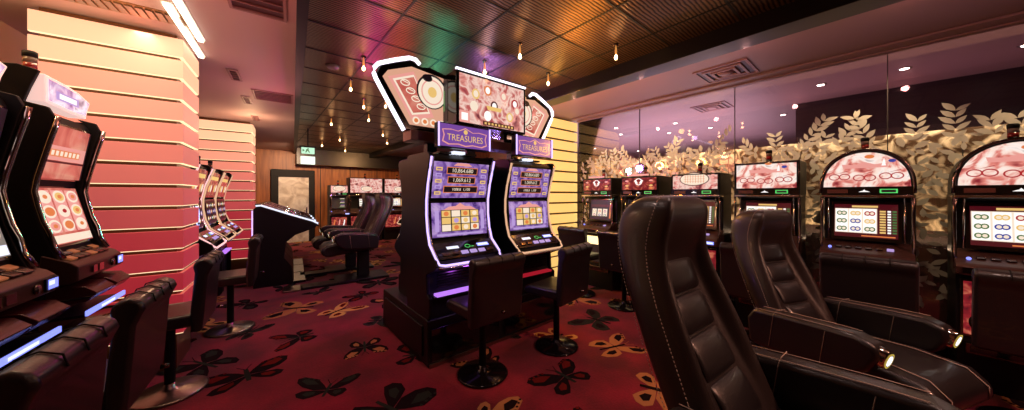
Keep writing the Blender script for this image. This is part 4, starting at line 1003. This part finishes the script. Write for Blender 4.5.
# lilac light in the next room
lamp('AREA', (7.5, 3.5, 1.9), 190, (214, 196, 222), 4, (PI, 0, 0))
lamp('POINT', (6.3, 1.9, 2.3), 5, (255, 200, 120), .1)  # added warm lamp, stands in for the yellow column's reflection
lamp('AREA', (5.8, 1.0, 1.9), 16, (225, 170, 190), .6, (PI, 0, 0), sy=4)
lamp('SPOT', (3.0, 9.0, 2.75), 160, (255, 190, 125), .08, (math.radians(58), 0, 0), 120, .8)  # added spot, no fixture, brightens the wood of the back wall
lamp('SPOT', (.95, 9.6, 2.75), 240, (255, 212, 170), .08, (math.radians(58), 0, 0), 120, .8)  # added spot, no fixture, brightens the marble door
# added coloured point lamps without fixtures, to tint the ribbed ceiling
for x, y, c_, p in ((1.3, 4.6, (255, 60, 200), 16), (1.7, 4.6, (255, 100, 60), 14), (2.1, 4.2, (80, 240, 200), 18), (2.7, 3.6, (170, 130, 255), 36), (3.0, 3.0, (255, 170, 70), 44), (3.02, 2.2, (255, 170, 70), 26)):
    lamp('POINT', (x, y, 2.12), p, c_, .08)
for x, y, c_, p in ((.9, 2.7, (255, 190, 90), .5), (1.9, 2.7, (220, 190, 255), .8), (2.9, 2.6, (255, 190, 90), 1.0)):
    lamp('POINT', (x, y, 2.8), p, c_, .05)
# added points by the black beam brighten the soffit, then the recliner spots
for y in (-1.2, -.2, .8, 1.8, 2.8): lamp('POINT', (3.5, y, 2.80), 1.6, (255, 176, 165), .03)
lamp('POINT', (1.5, 2.33, .78), 1.2, (170, 90, 255), .05)  # added lamp under the deck for the purple glow on the seat
lamp('SPOT', (2.7, -1.9, ZC-.06), 210, (255, 176, 145), .08, (math.radians(40), 0, 0), 100, .8)
lamp('SPOT', (2.5, -.3, ZC-.03), 30, (255, 196, 176), .06, (0, 0, 0), 110, .8)

w = bpy.data.worlds.new('w'); sc.world = w; w.use_nodes = True
w.node_tree.nodes['Background'].inputs[0].default_value = (*rgb(120, 70, 80), 1); w.node_tree.nodes['Background'].inputs[1].default_value = .03

# ------------------------------------------------------------------ camera
cam = bpy.data.cameras.new('camera'); co = bpy.data.objects.new('camera', cam); C.objects.link(co); sc.camera = co
co.location = (0, 0, EYE); co.rotation_euler = (PI/2, 0, -math.atan((512-254)/308))
cam.sensor_width = 36; cam.lens = 36*308/1024; cam.shift_y = -10/1024; cam.clip_start = .02; cam.clip_end = 60
sc.view_settings.view_transform = 'Standard'; sc.view_settings.look = 'None'; sc.view_settings.gamma = 1; sc.view_settings.use_curve_mapping = False
sc.view_settings.exposure = 0.0
sc.cycles.use_denoising = True; sc.cycles.max_bounces = 8; sc.cycles.transparent_max_bounces = 12
sc.cycles.sample_clamp_indirect = 4
